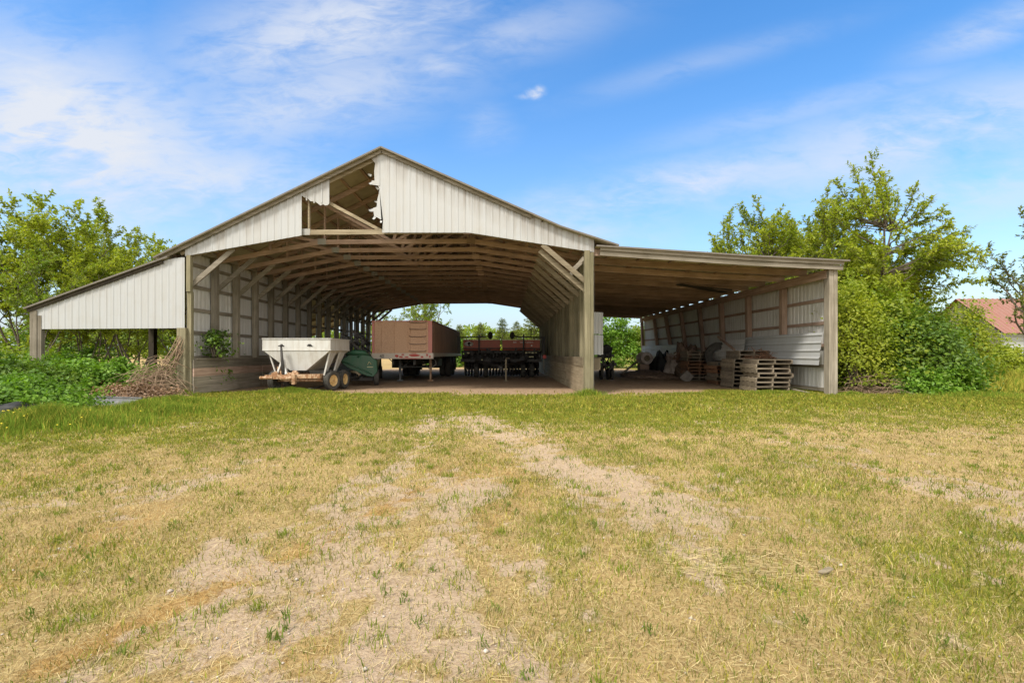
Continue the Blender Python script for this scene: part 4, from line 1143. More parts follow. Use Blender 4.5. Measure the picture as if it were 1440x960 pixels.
# small upright weeds on the bare ground
n = 700; x = rng.uniform(-6, 7, n); y = 1.5 + 6.5*rng.random(n)**1.3
bb = masks(x, y)[0]; kp = rng.random(n) < .25 + .5*bb*sst(7.5, 4.5, y)
x, y = x[kp], y[kp]
k = 16; X = np.repeat(x, k) + rng.normal(0, .014, len(x)*k); Y = np.repeat(y, k) + rng.normal(0, .014, len(x)*k)
Z = height(X, Y) + rng.uniform(0, .035, len(X))
u = rng.random(len(X))[:, None]
chunks.append(blades(np.stack([X, Y, Z], 1), rng.uniform(.018, .05, len(X)), np.full(len(X), .0065), rng.uniform(.15, .9, len(X)), (np.array([.10, .155, .025])*(1-u)+np.array([.19, .23, .05])*u)))
# green tufts
n = 420; x = rng.uniform(-7, 8, n); y = 1.6 + 8*rng.random(n)
k = 45; rad = np.repeat(rng.uniform(.02, .09, n), k)
X = np.repeat(x, k) + rng.normal(0, 1, n*k)*rad; Y = np.repeat(y, k) + rng.normal(0, 1, n*k)*rad
u = rng.random(n*k)[:, None]
chunks.append(blades(np.stack([X, Y, height(X, Y)-.003], 1), rng.uniform(.03, .075, n*k), .0035 + .0006*Y, rng.uniform(.1, .8, n*k), (GRN*.9*(1-u)+LUSH*1.1*u)))
def merge(name, chunks, mat):
    V = []; Fl = []; S_ = []; C = []; off = 0
    for v, f, s, c in chunks:
        V.append(v); Fl.append(f + off); S_.append(s); C.append(c); off += len(v)
    return np_mesh(name, np.concatenate(V), np.concatenate(Fl), np.concatenate(S_), mat, colors=np.concatenate(C))
tag(merge('grass', chunks, M['grass']), kind='stuff')
# loose straw lying flat
n = 24000; y = 1.2 + 7.5*rng.random(n)**1.5; x = rng.uniform(-1, 1, n)*(1.1*y + 1)
ang = rng.uniform(0, np.pi, n); L = rng.uniform(.015, .085, n); W = rng.uniform(.0008, .0019, n)*(1+.12*y)
nq = 420; x[:nq] = rng.normal(1.35, .26, nq); y[:nq] = rng.normal(2.75, .13, nq); L[:nq] *= 2.6; ang[:nq] = rng.normal(-.3, .45, nq); W[:nq] *= 1.3
d = np.stack([np.cos(ang), np.sin(ang), rng.normal(0, .12, n)], 1); s = np.stack([-np.sin(ang), np.cos(ang), np.zeros(n)], 1)
p = np.stack([x, y, height(x, y)+.006+rng.uniform(0, .008, n)], 1)
V = np.stack([p-d*L[:, None]/2-s*W[:, None]/2, p-d*L[:, None]/2+s*W[:, None]/2, p+d*L[:, None]/2+s*W[:, None]/2, p+d*L[:, None]/2-s*W[:, None]/2], 1).reshape(-1, 3)
C = np.ones((n, 4, 4)); C[:, :, :3] = ((DRY2*rng.uniform(.6, 1.25, n)[:, None]))[:, None, :]
tag(np_mesh('straw', V, np.arange(n*4), np.full(n, 4), M['grass'], colors=C.reshape(-1, 4)), kind='stuff')
# pebbles
n = 3800; y = 1.2 + 7*rng.random(n)**1.6; x = rng.uniform(-1, 1, n)*(.85*y+.8)
bb = masks(x, y)[0]; kp = rng.random(n) < .12 + .88*bb; x, y = x[kp], y[kp]; n = len(x)
r = rng.uniform(.0025, .0075, n)*(1+.08*y); r[rng.random(n) < .03] *= 2.0
octv = np.array([[1, 0, 0], [-1, 0, 0], [0, 1, 0], [0, -1, 0], [0, 0, .7], [0, 0, -.5]])
octf = np.array([[0, 2, 4], [2, 1, 4], [1, 3, 4], [3, 0, 4], [2, 0, 5], [1, 2, 5], [3, 1, 5], [0, 3, 5]])
V = (np.stack([x, y, height(x, y)+r*.3], 1)[:, None, :] + octv[None]*r[:, None, None]*rng.uniform(.6, 1.3, (n, 6, 1))).reshape(-1, 3)
fl = (octf[None] + (np.arange(n)*6)[:, None, None]).ravel()
tag(np_mesh('pebbles', V, fl, np.full(n*8, 3), M['pebble']), kind='stuff')
mb = MB(); mb.beam((1.72, 2.64, .004), (1.81, 2.69, .008), .032, .014); o = mb.build('wood_chunk', M['tan_x'], bevel=.004); tag(o, 'short broken piece of wood lying on the bare ground', 'wood scrap')
# dandelion heads
n = 70; x = rng.normal(-8.6, .9, n); y = rng.normal(7.4, .7, n)
mbv = MB()
for xx, yy in zip(x, y):
    z = float(height(np.array([xx]), np.array([yy]))[0]) + random.uniform(.1, .28)
    mbv.lathe([(0, 0), (0.004, .012), (.009, .010), (.011, 0)], (xx, yy, z), (0.2, -.3, 1), 7)
M['dand'] = mottled('yellow_petals', (.62, .48, .03), (.75, .62, .06), 20); tag(mbv.build('wildflowers', M['dand']), kind='stuff')

# ------------------------------------------------------------------ vegetation
def leaf_arrays(Pt, D, N, L, W, droop=.15):
    S_ = np.cross(D, N); S_ /= np.maximum(1e-6, np.linalg.norm(S_, axis=1))[:, None]
    Nn = np.cross(S_, D)
    n = len(Pt); V = np.zeros((n, 6, 3), np.float32)
    L = L[:, None]; W = W[:, None]
    V[:, 0] = Pt
    V[:, 1] = Pt + D*L*.38 + S_*W*.5 + Nn*W*.12
    V[:, 2] = Pt + D*L*.72 + S_*W*.36 + Nn*W*.05 - Nn*L*droop*.4
    V[:, 3] = Pt + D*L - Nn*L*droop
    V[:, 4] = Pt + D*L*.72 - S_*W*.36 + Nn*W*.05 - Nn*L*droop*.4
    V[:, 5] = Pt + D*L*.38 - S_*W*.5 + Nn*W*.12
    base = (np.arange(n)*6)[:, None]
    fl = np.concatenate([base+np.array([0, 1, 2, 3]), base+np.array([0, 3, 4, 5])], 1).ravel()
    return V.reshape(-1, 3), fl, np.full(n*2, 4)
def unit(a): return a / np.maximum(1e-6, np.linalg.norm(a, axis=1))[:, None]

def make_tree(seed, h, stems=1, spread=.45, leaf=.10, gap=.05, lv=3, trunk_r=.09, upw=.25, first=.22, lean=(0, 0), nchild=(9, 7, 4), clen=(.5, .45, .5), leafy_from=1, both=1, maxleaf=40000, side=None, sp=.25, taper=.4):
    rs = random.Random(seed); mb = MB(); LP, LD, LN = [], [], []
    def grow(p, d, L, r, level):
        n = max(3, min(9, int(L/.28))); st = L/n; pts = [p.copy()]; rad = [r]; dirs = [d.copy()]
        for i in range(n):
            j = .10 if level == 0 else .16
            d = (d + Vector((rs.gauss(0, j), rs.gauss(0, j), rs.gauss(0, j*.6) + (upw*.25 if level else .05) - (.10*i/n if level >= 2 else 0)))).normalized()
            p = p + d*st; pts.append(p.copy()); rad.append(max(.0035, r*(1-.82*(i+1)/n))); dirs.append(d.copy())
        mb.tube(pts, rad, 7 if level == 0 else (5 if level == 1 else 3), caps=False)
        if level < lv:
            k = max(2, int(nchild[level]*(.6 + .5*L/max(.6, h*.3)) if level else nchild[0]))
            for c in range(k):
                f = (first if level == 0 else .18) + (1-(first if level == 0 else .18))*((c+rs.random())/k)*.97
                i = min(n-1, int(f*n)); q = f*n - i; pp = pts[i].lerp(pts[i+1], q); dd = dirs[i+1]
                az = rs.uniform(0, 2*math.pi) + c*2.4
                o = dd.orthogonal().normalized(); o2 = dd.cross(o); e = o*math.cos(az) + o2*math.sin(az)
                if side and level == 0: e = (e + Vector(side)).normalized()
                ang = rs.uniform(.55, 1.05) if level else rs.uniform(.5, 1.0)*(.6+spread)
                cd = (dd*math.cos(ang) + e*math.sin(ang)).normalized()
                cl = L*clen[level]*rs.uniform(.6, 1.15)*(1-taper*f if level == 0 else 1-.4*f)
                if cl < .12: continue
                grow(pp, cd, cl, max(.004, rad[i]*.6), level+1)
        if level >= leafy_from:
            tot = L; m = int(tot/gap * (1 if level > 1 else .55))
            for _ in range(m):
                f = rs.uniform(.12 if level > 1 else .45, 1.02); i = min(n-1, int(f*n)); q = f*n-i
                pp = pts[i].lerp(pts[i+1], q); dd = dirs[min(n, i+1)]
                az = rs.uniform(0, 2*math.pi); o = dd.orthogonal().normalized(); o2 = dd.cross(o)
                e = (dd*.6 + (o*math.cos(az)+o2*math.sin(az))*.9 + Vector((0, 0, -.15))).normalized()
                LP.append(pp); LD.append(e); LN.append(Vector((rs.gauss(0, .55), rs.gauss(0, .55), 1)).normalized())
    for s_ in range(stems):
        a = 2*math.pi*s_/stems + rs.random(); sp_ = 0 if stems == 1 else sp
        d0 = Vector((math.cos(a)*sp_ + lean[0], math.sin(a)*sp_ + lean[1], 1)).normalized()
        grow(Vector((math.cos(a)*.12*(stems > 1), math.sin(a)*.12*(stems > 1), -.05)), d0, h*rs.uniform(.85, 1.0)*(.94 if stems > 1 else 1), trunk_r*(1 if stems == 1 else .75), 0)
    LP = np.array([tuple(v) for v in LP]); LD = np.array([tuple(v) for v in LD]); LN = np.array([tuple(v) for v in LN])
    print('leaves', seed, len(LP))
    if len(LP) > maxleaf:
        k = rng.choice(len(LP), maxleaf, replace=False); LP, LD, LN = LP[k], LD[k], LN[k]
    n = len(LP)
    L = leaf*rng.uniform(.65, 1.25, n)
    return mb, leaf_arrays(LP, LD, LN, L, L*.52)

def tree(name, tm, leafmat_, label, loc, rz=0, sc=1, cat='tree', group=None):
    r_ = thing(name, label, cat, loc, rz, group)
    tm[0].build('trunk', M['bark'], r_)
    np_mesh('crown', *tm[1], leafmat_, r_)
    r_.scale = (sc, sc, sc)
    return r_
def retree(o, label, loc, rz, sc, leafmat_=None, scz=None):
    c = copy_tree(o); c.location = loc; c.rotation_euler = (0, 0, rz); c.scale = (sc, sc, scz or sc); c['label'] = label
    return c

def wand_tree(seed, h, rx, nshoot=60, stems=3, leaf=.12, skew=0.0, low=.30, gap=.034):
    """tree of long upright shoots, each feathered with leafy side twigs"""
    rs = random.Random(seed); mb = MB(); LP, LD, LN = [], [], []
    def leaves(pts, gp, f0=.1):
        for p, q in zip(pts[:-1], pts[1:]):
            d = q - p; L = d.length; dn = d.normalized(); o = dn.orthogonal().normalized(); o2 = dn.cross(o)
            for _ in range(max(1, int(L/gp + rs.random()))):
                az = rs.uniform(0, 6.283); e = (dn*.75 + (o*math.cos(az)+o2*math.sin(az))*.8 + Vector((0, 0, -.12))).normalized()
                LP.append(tuple(p.lerp(q, rs.random()))); LD.append(tuple(e)); LN.append((rs.gauss(0, .5), rs.gauss(0, .5)-.25, 1))
    forks = []
    for k in range(stems):
        a = 6.283*k/stems + rs.random(); r = .12*(stems > 1); top = Vector((math.cos(a)*rx*.38+skew*.4, math.sin(a)*rx*.38, h*rs.uniform(.55, .7)))
        b0 = Vector((math.cos(a)*r, math.sin(a)*r, -.05)); pts = [b0]
        for j in range(1, 8):
            t = j/7; pts.append(b0.lerp(top, t) + Vector((rs.gauss(0, .06), rs.gauss(0, .06), 0)))
        mb.tube(pts, [.10*(1-.7*j/7) for j in range(8)], 7, False); forks += [(p, j/7) for j, p in enumerate(pts)][2:]
    for k in range(nshoot):
        az = 6.283*rs.random(); rr = math.sqrt(rs.random()); tx, ty = rx*rr*math.cos(az) + skew*rr, rx*rr*math.sin(az)
        top_z = h*(1 - .42*rr**1.7)*rs.uniform(.80, 1.0); tip = Vector((tx, ty, max(h*low, top_z if rs.random() < .62 else rs.uniform(h*low, top_z))))
        best = min(forks, key=lambda f: (f[0]-tip).length + (0 if f[0].z < tip.z-.4 else 3) + rs.random()*1.5)[0]
        L = (tip-best).length; out = Vector((tip.x-best.x, tip.y-best.y, 0))
        pts = []
        for j in range(9):
            t = j/8; p = best.lerp(tip, t) + out*(.16*math.sin(math.pi*t)) + Vector((rs.gauss(0, .03), rs.gauss(0, .03), -.10*L*t*t*(1 if rr > .6 else .2)))
            pts.append(p)
        mb.tube(pts, [max(.005, .028*(1-.85*j/8)) for j in range(9)], 4, False)
        leaves(pts[3:], gap*1.2)
        ntw = int(L/.14)
        for c in range(ntw):
            t = .28 + .70*(c+rs.random())/ntw; j = min(7, int(t*8)); p = pts[j].lerp(pts[j+1], t*8-j); d = (pts[j+1]-pts[j]).normalized()
            o = d.orthogonal().normalized(); o2 = d.cross(o); a2 = rs.uniform(0, 6.283)
            e = (d*.85 + (o*math.cos(a2)+o2*math.sin(a2))*.75 + Vector((0, 0, .12))).normalized(); tl = rs.uniform(.3, .85)*(1.15-.75*t)
            tw = [p, p+e*tl*.5, p+e*tl+Vector((0, 0, -.07*tl))]
            mb.tube(tw, [.007, .005, .003], 3, False); leaves(tw, gap)
    LP, LD, LN = np.array(LP), np.array(LD), unit(np.array(LN)); n = len(LP); L = leaf*rng.uniform(.6, 1.2, n)
    print('wand leaves', seed, n)
    return mb, leaf_arrays(LP, LD, LN, L, L*.46)
tA = wand_tree(21, 8.9, 3.2, 118, 3, .13, .35, .40, .025)
tree_r1 = tree('leafy_tree', tA, M['leaf_yel'], 'tall yellow green tree rising above the right end of the lean-to roof', (13.3, 18.2, 0), 0)
tB = wand_tree(34, 8.7, 3.1, 118, 4, .13, -.3, .54, .025)
tree_r2 = tree('leafy_tree', tB, M['leaf_yel'], 'feathery light green tree over the middle of the lean-to roof, furthest left of its row', (12.3, 23.6, 0), 1.0, 1.08)
retree(tree_r1, 'yellow green tree directly behind the right end of the lean-to roof', (14.1, 21.6, 0), 2.2, .92)
retree(tree_r2, 'sparse feathery tree filling the middle of the crowns over the lean-to', (14.6, 25.5, 0), 2.9, .95)
retree(tree_r1, 'smaller yellow green tree arching out to the right above the dense bush', (15.4, 19.8, 0), 4.0, .68)
retree(tree_r2, 'light green tree beyond the dense bush, between it and the red roofed building', (19.0, 24.5, 0), 2.2, .50)
tC = make_tree(44, 9.0, 1, .55, .16, .05, 3, .12, .3, .25, (0, 0), (15, 7, 4), (.5, .45, .5), 1, maxleaf=26000)
tree('thin_leaved_tree', tC, M['leaf_olive'], 'thinly leaved tree at the right edge beside the red roofed building', (26.3, 24.5, 0), .7, .98)
# left trees
tD = make_tree(55, 6.9, 5, .75, .125, .022, 3, .07, .35, .34, (0, 0), (12, 9, 5), (.44, .48, .5), 1, maxleaf=90000, sp=.46, taper=.2)
tree_l = tree('bushy_tree', tD, M['leaf_yel'], 'bright bushy tree at the far left edge with a pointed top', (-19.9, 20.5, 0), .3, 1.04)
retree(tree_l, 'bushy green tree close behind the left lean-to corner', (-17.0, 19.8, 0), 1.9, .74)
retree(tree_l, 'rounded green tree showing over the slope of the left lean-to roof', (-19.0, 25.0, 0), 3.7, 1.0)
retree(tree_l, 'green tree over the left lean-to roof, nearest the main roof', (-17.6, 27.5, 0), 5.0, .86)
tE = make_tree(66, 5.2, 4, .5, .11, .04, 3, .055, .3, .45, (0, 0), (10, 7, 4), (.5, .45, .5), 1, maxleaf=16000)
tree_s = tree('slender_stemmed_tree', tE, M['leaf_mid'], 'small tree with bare dark stems seen under the left lean-to', (-18.3, 23.2, 0), .3, 1.0)
retree(tree_s, 'small many stemmed tree behind the left corner post', (-17.2, 17.6, 0), 2.0, .9)
retree(tree_s, 'small tree in shade under the lean-to near the main wall', (-16.4, 24.6, 0), 4.0, .95)
# trees beyond the rear opening
tF = make_tree(77, 9.5, 2, .5, .2, .06, 3, .16, .3, .22, (0, 0), (12, 7, 4), (.5, .45, .5), 1, maxleaf=14000)
tree_b = tree('broad_tree', tF, M['leaf_mid'], 'broad tree with open limbs beyond the trailer, seen through the bay', (-7.4, 48, 0), .5, 1.0)
retree(tree_b, 'green tree beyond the left end of the trailer, seen through the bay', (-11.2, 53, 0), 2.5, .95)
def conifer(seed, h, n=26):
    rs = random.Random(seed); mb = MB(); LP, LD, LN = [], [], []
    mb.tube([(0, 0, 0), (0, 0, h*.5), (0, 0, h)], [.12, .07, .01], 6)
    for k in range(n*4):
        f = (k+rs.random())/(n*4); z = h*(.08+.9*f); L = h*.34*(1-f)**.8*rs.uniform(.6, 1.2)+.12; a = k*2.4 + rs.uniform(-.3, .3)
        d = Vector((math.cos(a), math.sin(a), rs.uniform(-.1, .35))).normalized(); p = Vector((0, 0, z))
        mb.tube([p, p+d*L*.5, p+d*L], [.02, .012, .004], 3, False)
        for j in range(int(L/.014)):
            t = rs.uniform(.15, 1.05); q = p + d*L*t + Vector((rs.gauss(0, .07), rs.gauss(0, .07), rs.gauss(0, .06)))
            LP.append(tuple(q)); e = (d + Vector((rs.gauss(0, .6), rs.gauss(0, .6), rs.gauss(0, .5)))).normalized(); LD.append(tuple(e)); LN.append((rs.gauss(0, .5), rs.gauss(0, .5), 1))
    LP, LD, LN = np.array(LP), np.array(LD), unit(np.array(LN)); n_ = len(LP); L = .16*rng.uniform(.6, 1.3, n_)
    return mb, leaf_arrays(LP, LD, LN, L, L*.4)
tree_c = tree('conifer', conifer(5, 5.6), M['leaf_olive'], 'pointed conifer above the right side of the seed drill, nearest the wall', (2.6, 44, 0), 0, 1.0)
retree(tree_c, 'pointed conifer above the middle of the seed drill', (-.3, 47, 0), 1, .84)
retree(tree_c, 'lower conifer above the left side of the seed drill', (-2.6, 50, 0), 2, .80)
retree(tree_c, 'conifer showing between the trailer and the seed drill', (-4.4, 46, 0), 4, .72)
retree(tree_c, 'conifer in front of the broad tree beyond the seed drill', (1.2, 52, 0), 5, .85)

def make_shrub(seed, rx, ry, h, n, leaf, lump=.35, inner=.38, mat=None):
    r_ = np.random.default_rng(seed)
    m = max(12, n//28)
    u = r_.random(m); a = r_.uniform(0, 2*np.pi, m); cz = r_.random(m)**.8
    ce = np.stack([np.cos(a)*np.sqrt(1-cz**2), np.sin(a)*np.sqrt(1-cz**2), cz], 1)
    q = 1 - inner*r_.random(m)**1.5 + lump*(fbm(ce[:, 0]*2+seed, ce[:, 1]*2+ce[:, 2]*2, 3, seed)-.5)*1.6
    ctr = ce*q[:, None]*np.array([rx, ry, h])
    ctr[:, 2] = np.maximum(ctr[:, 2], .05)
    k = r_.integers(0, m, n); sz = r_.uniform(.10, .24, m)*min(1.4, max(.7, h/1.3))
    Pt = ctr[k] + r_.normal(0, 1, (n, 3))*sz[k][:, None]*np.array([1, 1, .7])
    Pt[:, 2] = np.maximum(Pt[:, 2], .02)
    out = unit(ce[k]*np.array([1, 1, 1.2]) + np.array([0, 0, .5]))
    N = unit(out + r_.normal(0, .45, (n, 3)))
    D = unit(np.cross(N, r_.normal(0, 1, (n, 3)))); D = unit(D + np.array([0, 0, -.15]))
    ns = n//110; pk = r_.integers(0, m, ns); kk = 16
    od = unit(ce[pk] + np.array([0, 0, .75]) + r_.normal(0, .35, (ns, 3))); ln = r_.uniform(.25, .75, ns)*min(1.3, max(.45, h/2))
    tt = np.tile(np.linspace(.1, 1, kk), ns); q_ = np.repeat(np.arange(ns), kk)
    Ps = ctr[pk][q_] + od[q_]*(ln[q_]*tt)[:, None] - np.array([0, 0, 1])*(.22*ln[q_]*tt**2)[:, None]
    Ds = unit(od[q_]*.5 + r_.normal(0, .7, (ns*kk, 3))); Ns = unit(r_.normal(0, .5, (ns*kk, 3)) + np.array([0, 0, 1]))
    Ps[:, 2] = np.maximum(Ps[:, 2], .02)
    Pt = np.concatenate([Pt, Ps]); D = np.concatenate([D, Ds]); N = np.concatenate([N, Ns]); n = len(Pt)
    L = leaf*r_.uniform(.4, 1.3, n)
    mb = MB(); rs = random.Random(seed)
    for i in range(0, m, max(1, m//60)):
        p = Vector(ctr[i]); b0 = Vector((p.x*.25 + rs.gauss(0, .05), p.y*.25 + rs.gauss(0, .05), -.03))
        md = b0.lerp(p, .55) + Vector((0, 0, h*.15)); mb.tube([b0, b0.lerp(md, .6)+Vector((0, 0, h*.06)), md, p], [.016, .012, .009, .004], 4, False)
    return mb, leaf_arrays(Pt, D, N, L, L*.62)
def shrub(name, seed, loc, ext, n, leaf, mat, label, cat='shrub', lump=.55, group=None):
    mb, la = make_shrub(seed, *ext, n, leaf, lump)
    r_ = thing(name, label, cat, loc, 0, group)
    mb.build('stems', M['bark'], r_); np_mesh('foliage', *la, mat, r_)
    return r_
# right-hand bush
shrub('dense_bush', 1, (12.3, 16.2, 0), (1.75, 1.6, 3.3), 22000, .115, M['leaf_mid'], 'large dark green bush against the right end of the lean-to')
shrub('dense_bush', 2, (13.0, 15.3, 0), (1.5, 1.1, 2.2), 15000, .11, M['leaf_dark'], 'rounded dark bush at the right side of the large one')
shrub('leafy_bush', 3, (13.1, 17.8, 1.6), (2.2, 1.5, 3.2), 18000, .12, M['leaf_yel'], 'tall lighter green bush behind the dark bush', lump=.6)
shrub('low_bush', 4, (12.8, 14.45, 0), (1.3, .6, .8), 7000, .10, M['leaf_lush'], 'low bright green bush spreading onto the grass at the right')
shrub('leafy_bush', 5, (15.2, 17.4, .2), (1.3, 1.0, 2.6), 9000, .11, M['leaf_mid'], 'light green bush in front of the red roofed building', lump=.7)
shrub('leafy_bush', 6, (10.95, 15.0, .3), (.75, .7, 2.9), 9500, .09, M['leaf_yel'], 'yellow green bush tight beside the front right post', lump=.6)
stick_heap('dead_brush', (10.95, 14.45, 0), (1.0, .45, .75), 150, .008, M['stick'], 'low dead brush at the foot of the right front post', 'brush', seed=21, lmin=.5, lmax=1.1)
shrub('leafy_bush', 28, (19.3, 20.2, 0), (1.0, .9, 3.7), 6000, .115, M['leaf_yel'], 'upright light shrub hiding the near corner of the red roofed building', lump=.8)
shrub('leafy_bush', 7, (24.8, 24.5, 0), (2.0, 1.2, 1.35), 9000, .15, M['leaf_yel'], 'pale green bush growing against the wall of the red roofed building', lump=.7)
shrub('leafy_bush', 29, (28.9, 28.0, 0), (2.2, 1.2, 1.3), 6000, .14, M['leaf_mid'], 'green bush before the wall of the red roofed building at the right edge', lump=.8)
# left bank: brambles
BR = 'brambles along the left bank'
for i, (s_, loc, ext, n, lf, mt, lab) in enumerate((
    (11, (-13.2, 14.6, 0), (1.7, 1.2, 1.1), 10000, .105, 'leaf_lush', 'green bramble mound around the left lean-to corner post'),
    (12, (-11.6, 13.6, 0), (1.5, 1.1, .95), 9500, .10, 'leaf_lush', 'broad bramble mound under the middle of the left lean-to'),
    (13, (-11.0, 13.9, 0), (1.1, .9, .85), 7500, .095, 'leaf_lush', 'bramble mound leaning toward the dead vine pile'),
    (14, (-9.75, 9.6, 0), (1.45, .9, .68), 12000, .075, 'leaf_lush', 'bramble spreading over the black plastic, nearest the camera'),
    (15, (-12.3, 12.0, 0), (1.5, 1.1, 1.1), 10000, .095, 'leaf_dark', 'darker bramble mound at the left edge of the picture'),
    (16, (-15.6, 15.4, 0), (2.0, 1.5, 1.4), 7500, .11, 'leaf_mid', 'bramble mound left of the lean-to corner post'),
    (17, (-10.0, 15.6, .2), (.8, .8, 1.5), 5000, .10, 'leaf_lush', 'bright bramble climbing beside the main wall under the lean-to'))):
    shrub('bramble', s_, loc, ext, n, lf, M[mt], lab, 'bramble', .45, BR)
# small ivy clump showing inside the wall
shrub('climbing_vine', 18, (-8.85, 14.75, 1.15), (.28, .4, .75), 900, .09, M['leaf_dark'], 'dark climbing vine inside the barn behind the front left post', 'vine', .5)
stick_heap('dead_vine_pile', (-9.7, 13.4, 0), (.7, .55, 1.2), 340, .008, M['stick'], 'pile of dead brown vines heaped against the left front post', 'vines', .9, 31, .6, 1.4)
mb = MB(); rs = random.Random(4)
for k in range(26):
    x = rs.uniform(-9.9, -9.3); mb.tube([(x-.6+rs.gauss(0, .2), 13.7+rs.gauss(0, .2), .1), (x-.1, 13.85+rs.gauss(0, .1), .8+rs.gauss(0, .1)), (-9.35+rs.gauss(0, .05), 13.88, 1.25+rs.random()*.5)], .008, 4)
o = mb.build('hanging_vine', M['stick']); tag(o, 'dead vines hanging down from the left front post over the pile', 'vines')
shrub('dead_leaf_bank', 15, (-9.5, 12.3, 0), (1.0, .55, .30), 5000, .07, M['leaf_dead'], 'low bank of red brown dead leaves before the brambles', 'dead leaves', .6)
mb = MB(); mb.add([(-9.6, 10.95, .02), (-8.5, 10.65, .03), (-8.35, 11.0, .16), (-9.6, 11.25, .18), (-9.6, 10.95, -.02), (-8.5, 10.65, -.02), (-8.35, 11.05, -.02), (-9.6, 11.3, -.02)],
   [(0, 1, 2, 3), (7, 6, 5, 4), (0, 4, 5, 1), (1, 5, 6, 2), (2, 6, 7, 3), (3, 7, 4, 0)]); mb.beam((-9.7, 11.25, .2), (-8.3, 11.03, .18), .05, .04)
o = mb.build('metal_trough', M['bluegrey'], bevel=.006); tag(o, 'blue grey metal trough half buried at the foot of the dead leaves', 'trough')
lumpy('black_plastic', (-9.15, 8.75, 0), (.6, .4, .24), M['tarp'], 'crumpled black plastic under the nearest bramble', 'plastic', 22, .35)
# shrubs seen through the rear of the lean-to and of the left lean-to
shrub('leafy_bush', 8, (8.3, 41, 0), (3.2, 1.6, 4.4), 11000, .2, M['leaf_lush'], 'bright green bush beyond the rear opening of the right lean-to', lump=.6)
shrub('leafy_bush', 9, (12.6, 41, 0), (2.5, 1.6, 4.0), 6000, .2, M['leaf_mid'], 'green bush beyond the far corner of the right lean-to', lump=.6)
shrub('leafy_bush', 23, (-16.2, 34.5, 1.3), (3.0, 1.5, 2.8), 8500, .17, M['leaf_mid'], 'green thicket closing the back of the left lean-to, nearest the barn', lump=.6)
shrub('leafy_bush', 24, (-24.0, 31.0, 1.2), (2.6, 1.4, 3.0), 7500, .15, M['leaf_mid'], 'green thicket left of the slender stems', lump=.6)
shrub('leafy_bush', 25, (-28.0, 31.0, 0), (3.5, 1.8, 3.6), 8500, .18, M['leaf_dark'], 'dark thicket at the far left behind the bushy trees', lump=.6)
shrub('leafy_bush', 26, (-5.2, 44, 0), (2.6, 1.4, 2.3), 6000, .18, M['leaf_lush'], 'low green bush behind the trailer wheels, beyond the bay', lump=.6)
shrub('leafy_bush', 27, (.8, 43.0, 0), (3.4, 1.2, 1.7), 7000, .17, M['leaf_yel'], 'pale low bush behind the seed drill, beyond the bay', lump=.6)
# far wood all round the horizon
r_ = np.random.default_rng(99); n = 60000
ang = r_.uniform(-1.5, 1.5, n); rad = 130 + 14*r_.random(n)
lum = fbm(ang*16, ang*0+2.0, 4, 8)
z = r_.random(n)**.8*(4.0 + 7*lum)
Pt = np.stack([np.sin(ang)*rad, np.cos(ang)*rad, z], 1)
N = unit(r_.normal(0, .6, (n, 3)) + np.array([0, -.6, .7])); D = unit(np.cross(N, r_.normal(0, 1, (n, 3))))
L = r_.uniform(.5, 1.1, n)
tag(np_mesh('far_wood', *leaf_arrays(Pt, D, N, L, L*.7), M['leaf_mid']), kind='stuff')

# ------------------------------------------------------------------ red roofed building
rb_loc = (40, 45, 0)
rbn = thing('outbuilding', 'low outbuilding with a rusty red tin roof and pale walls at the right edge', 'outbuilding', rb_loc)
xa, xb, ya, yb_ = 43.2, 62.0, 42.0, 50.0
RB = lambda mb, n, m: mb.build(n, m, rbn, rb_loc)
mb = MB()
rib_sheet(mb, (xa, ya, 0), (0, 0, 1), (1, 0, 0), (0, -1, 0), 3.1, 0, xb-xa, .3, .03)
mb.box((xa, ya+.03, 0), (xb, ya+.2, 3.1)); RB(mb, 'front_wall', M['siding'])
for xe in (xa, xb):
    mb = MB(); mb.prism([(0, 0), (1, 0), (1, 1), (.5, 1.95), (0, 1)], 0, 1)
    mb.v = [(xe + q[1]*.12 - .06, ya+.21 + q[0]*(yb_-ya-.21), q[2]*3.12) for q in mb.v]
    RB(mb, 'end_wall', M['wood_z'])
for sgn in (0, 1):
    mb = MB(); e = ya-.5 if sgn == 0 else yb_+.5; m_ = (ya+yb_)/2; L = math.hypot(m_-e, 3.45)
    rib_sheet(mb, (xa-.4, e, 2.95), (1, 0, 0), (0, (m_-e)/L, 3.45/L), (0, -3.45/L if sgn == 0 else 3.45/L, abs(m_-e)/L), xb-xa+.8, 0, L, .45, .05)
    mb.add([(xa-.4, e, 2.93), (xb+.4, e, 2.93), (xb+.4, m_, 6.37), (xa-.4, m_, 6.37)], [(0, 1, 2, 3)])
    RB(mb, 'roof', M['rroof'])
mb = MB(); mb.box((46.3, ya-.04, 0), (49.6, ya-.035+.06, 2.6)); RB(mb, 'door', M['wood_z'])

# ------------------------------------------------------------------ camera
cam = bpy.data.cameras.new('camera'); co = bpy.data.objects.new('camera', cam); col.objects.link(co)
co.location = (0, 0, CAMZ); co.rotation_euler = (R(90), 0, 0)
cam.sensor_width = 36; cam.lens = 36*F/1440; cam.shift_x = 9/1440; cam.shift_y = 17/1440
cam.clip_start = .05; cam.clip_end = 3000
scene.camera = co

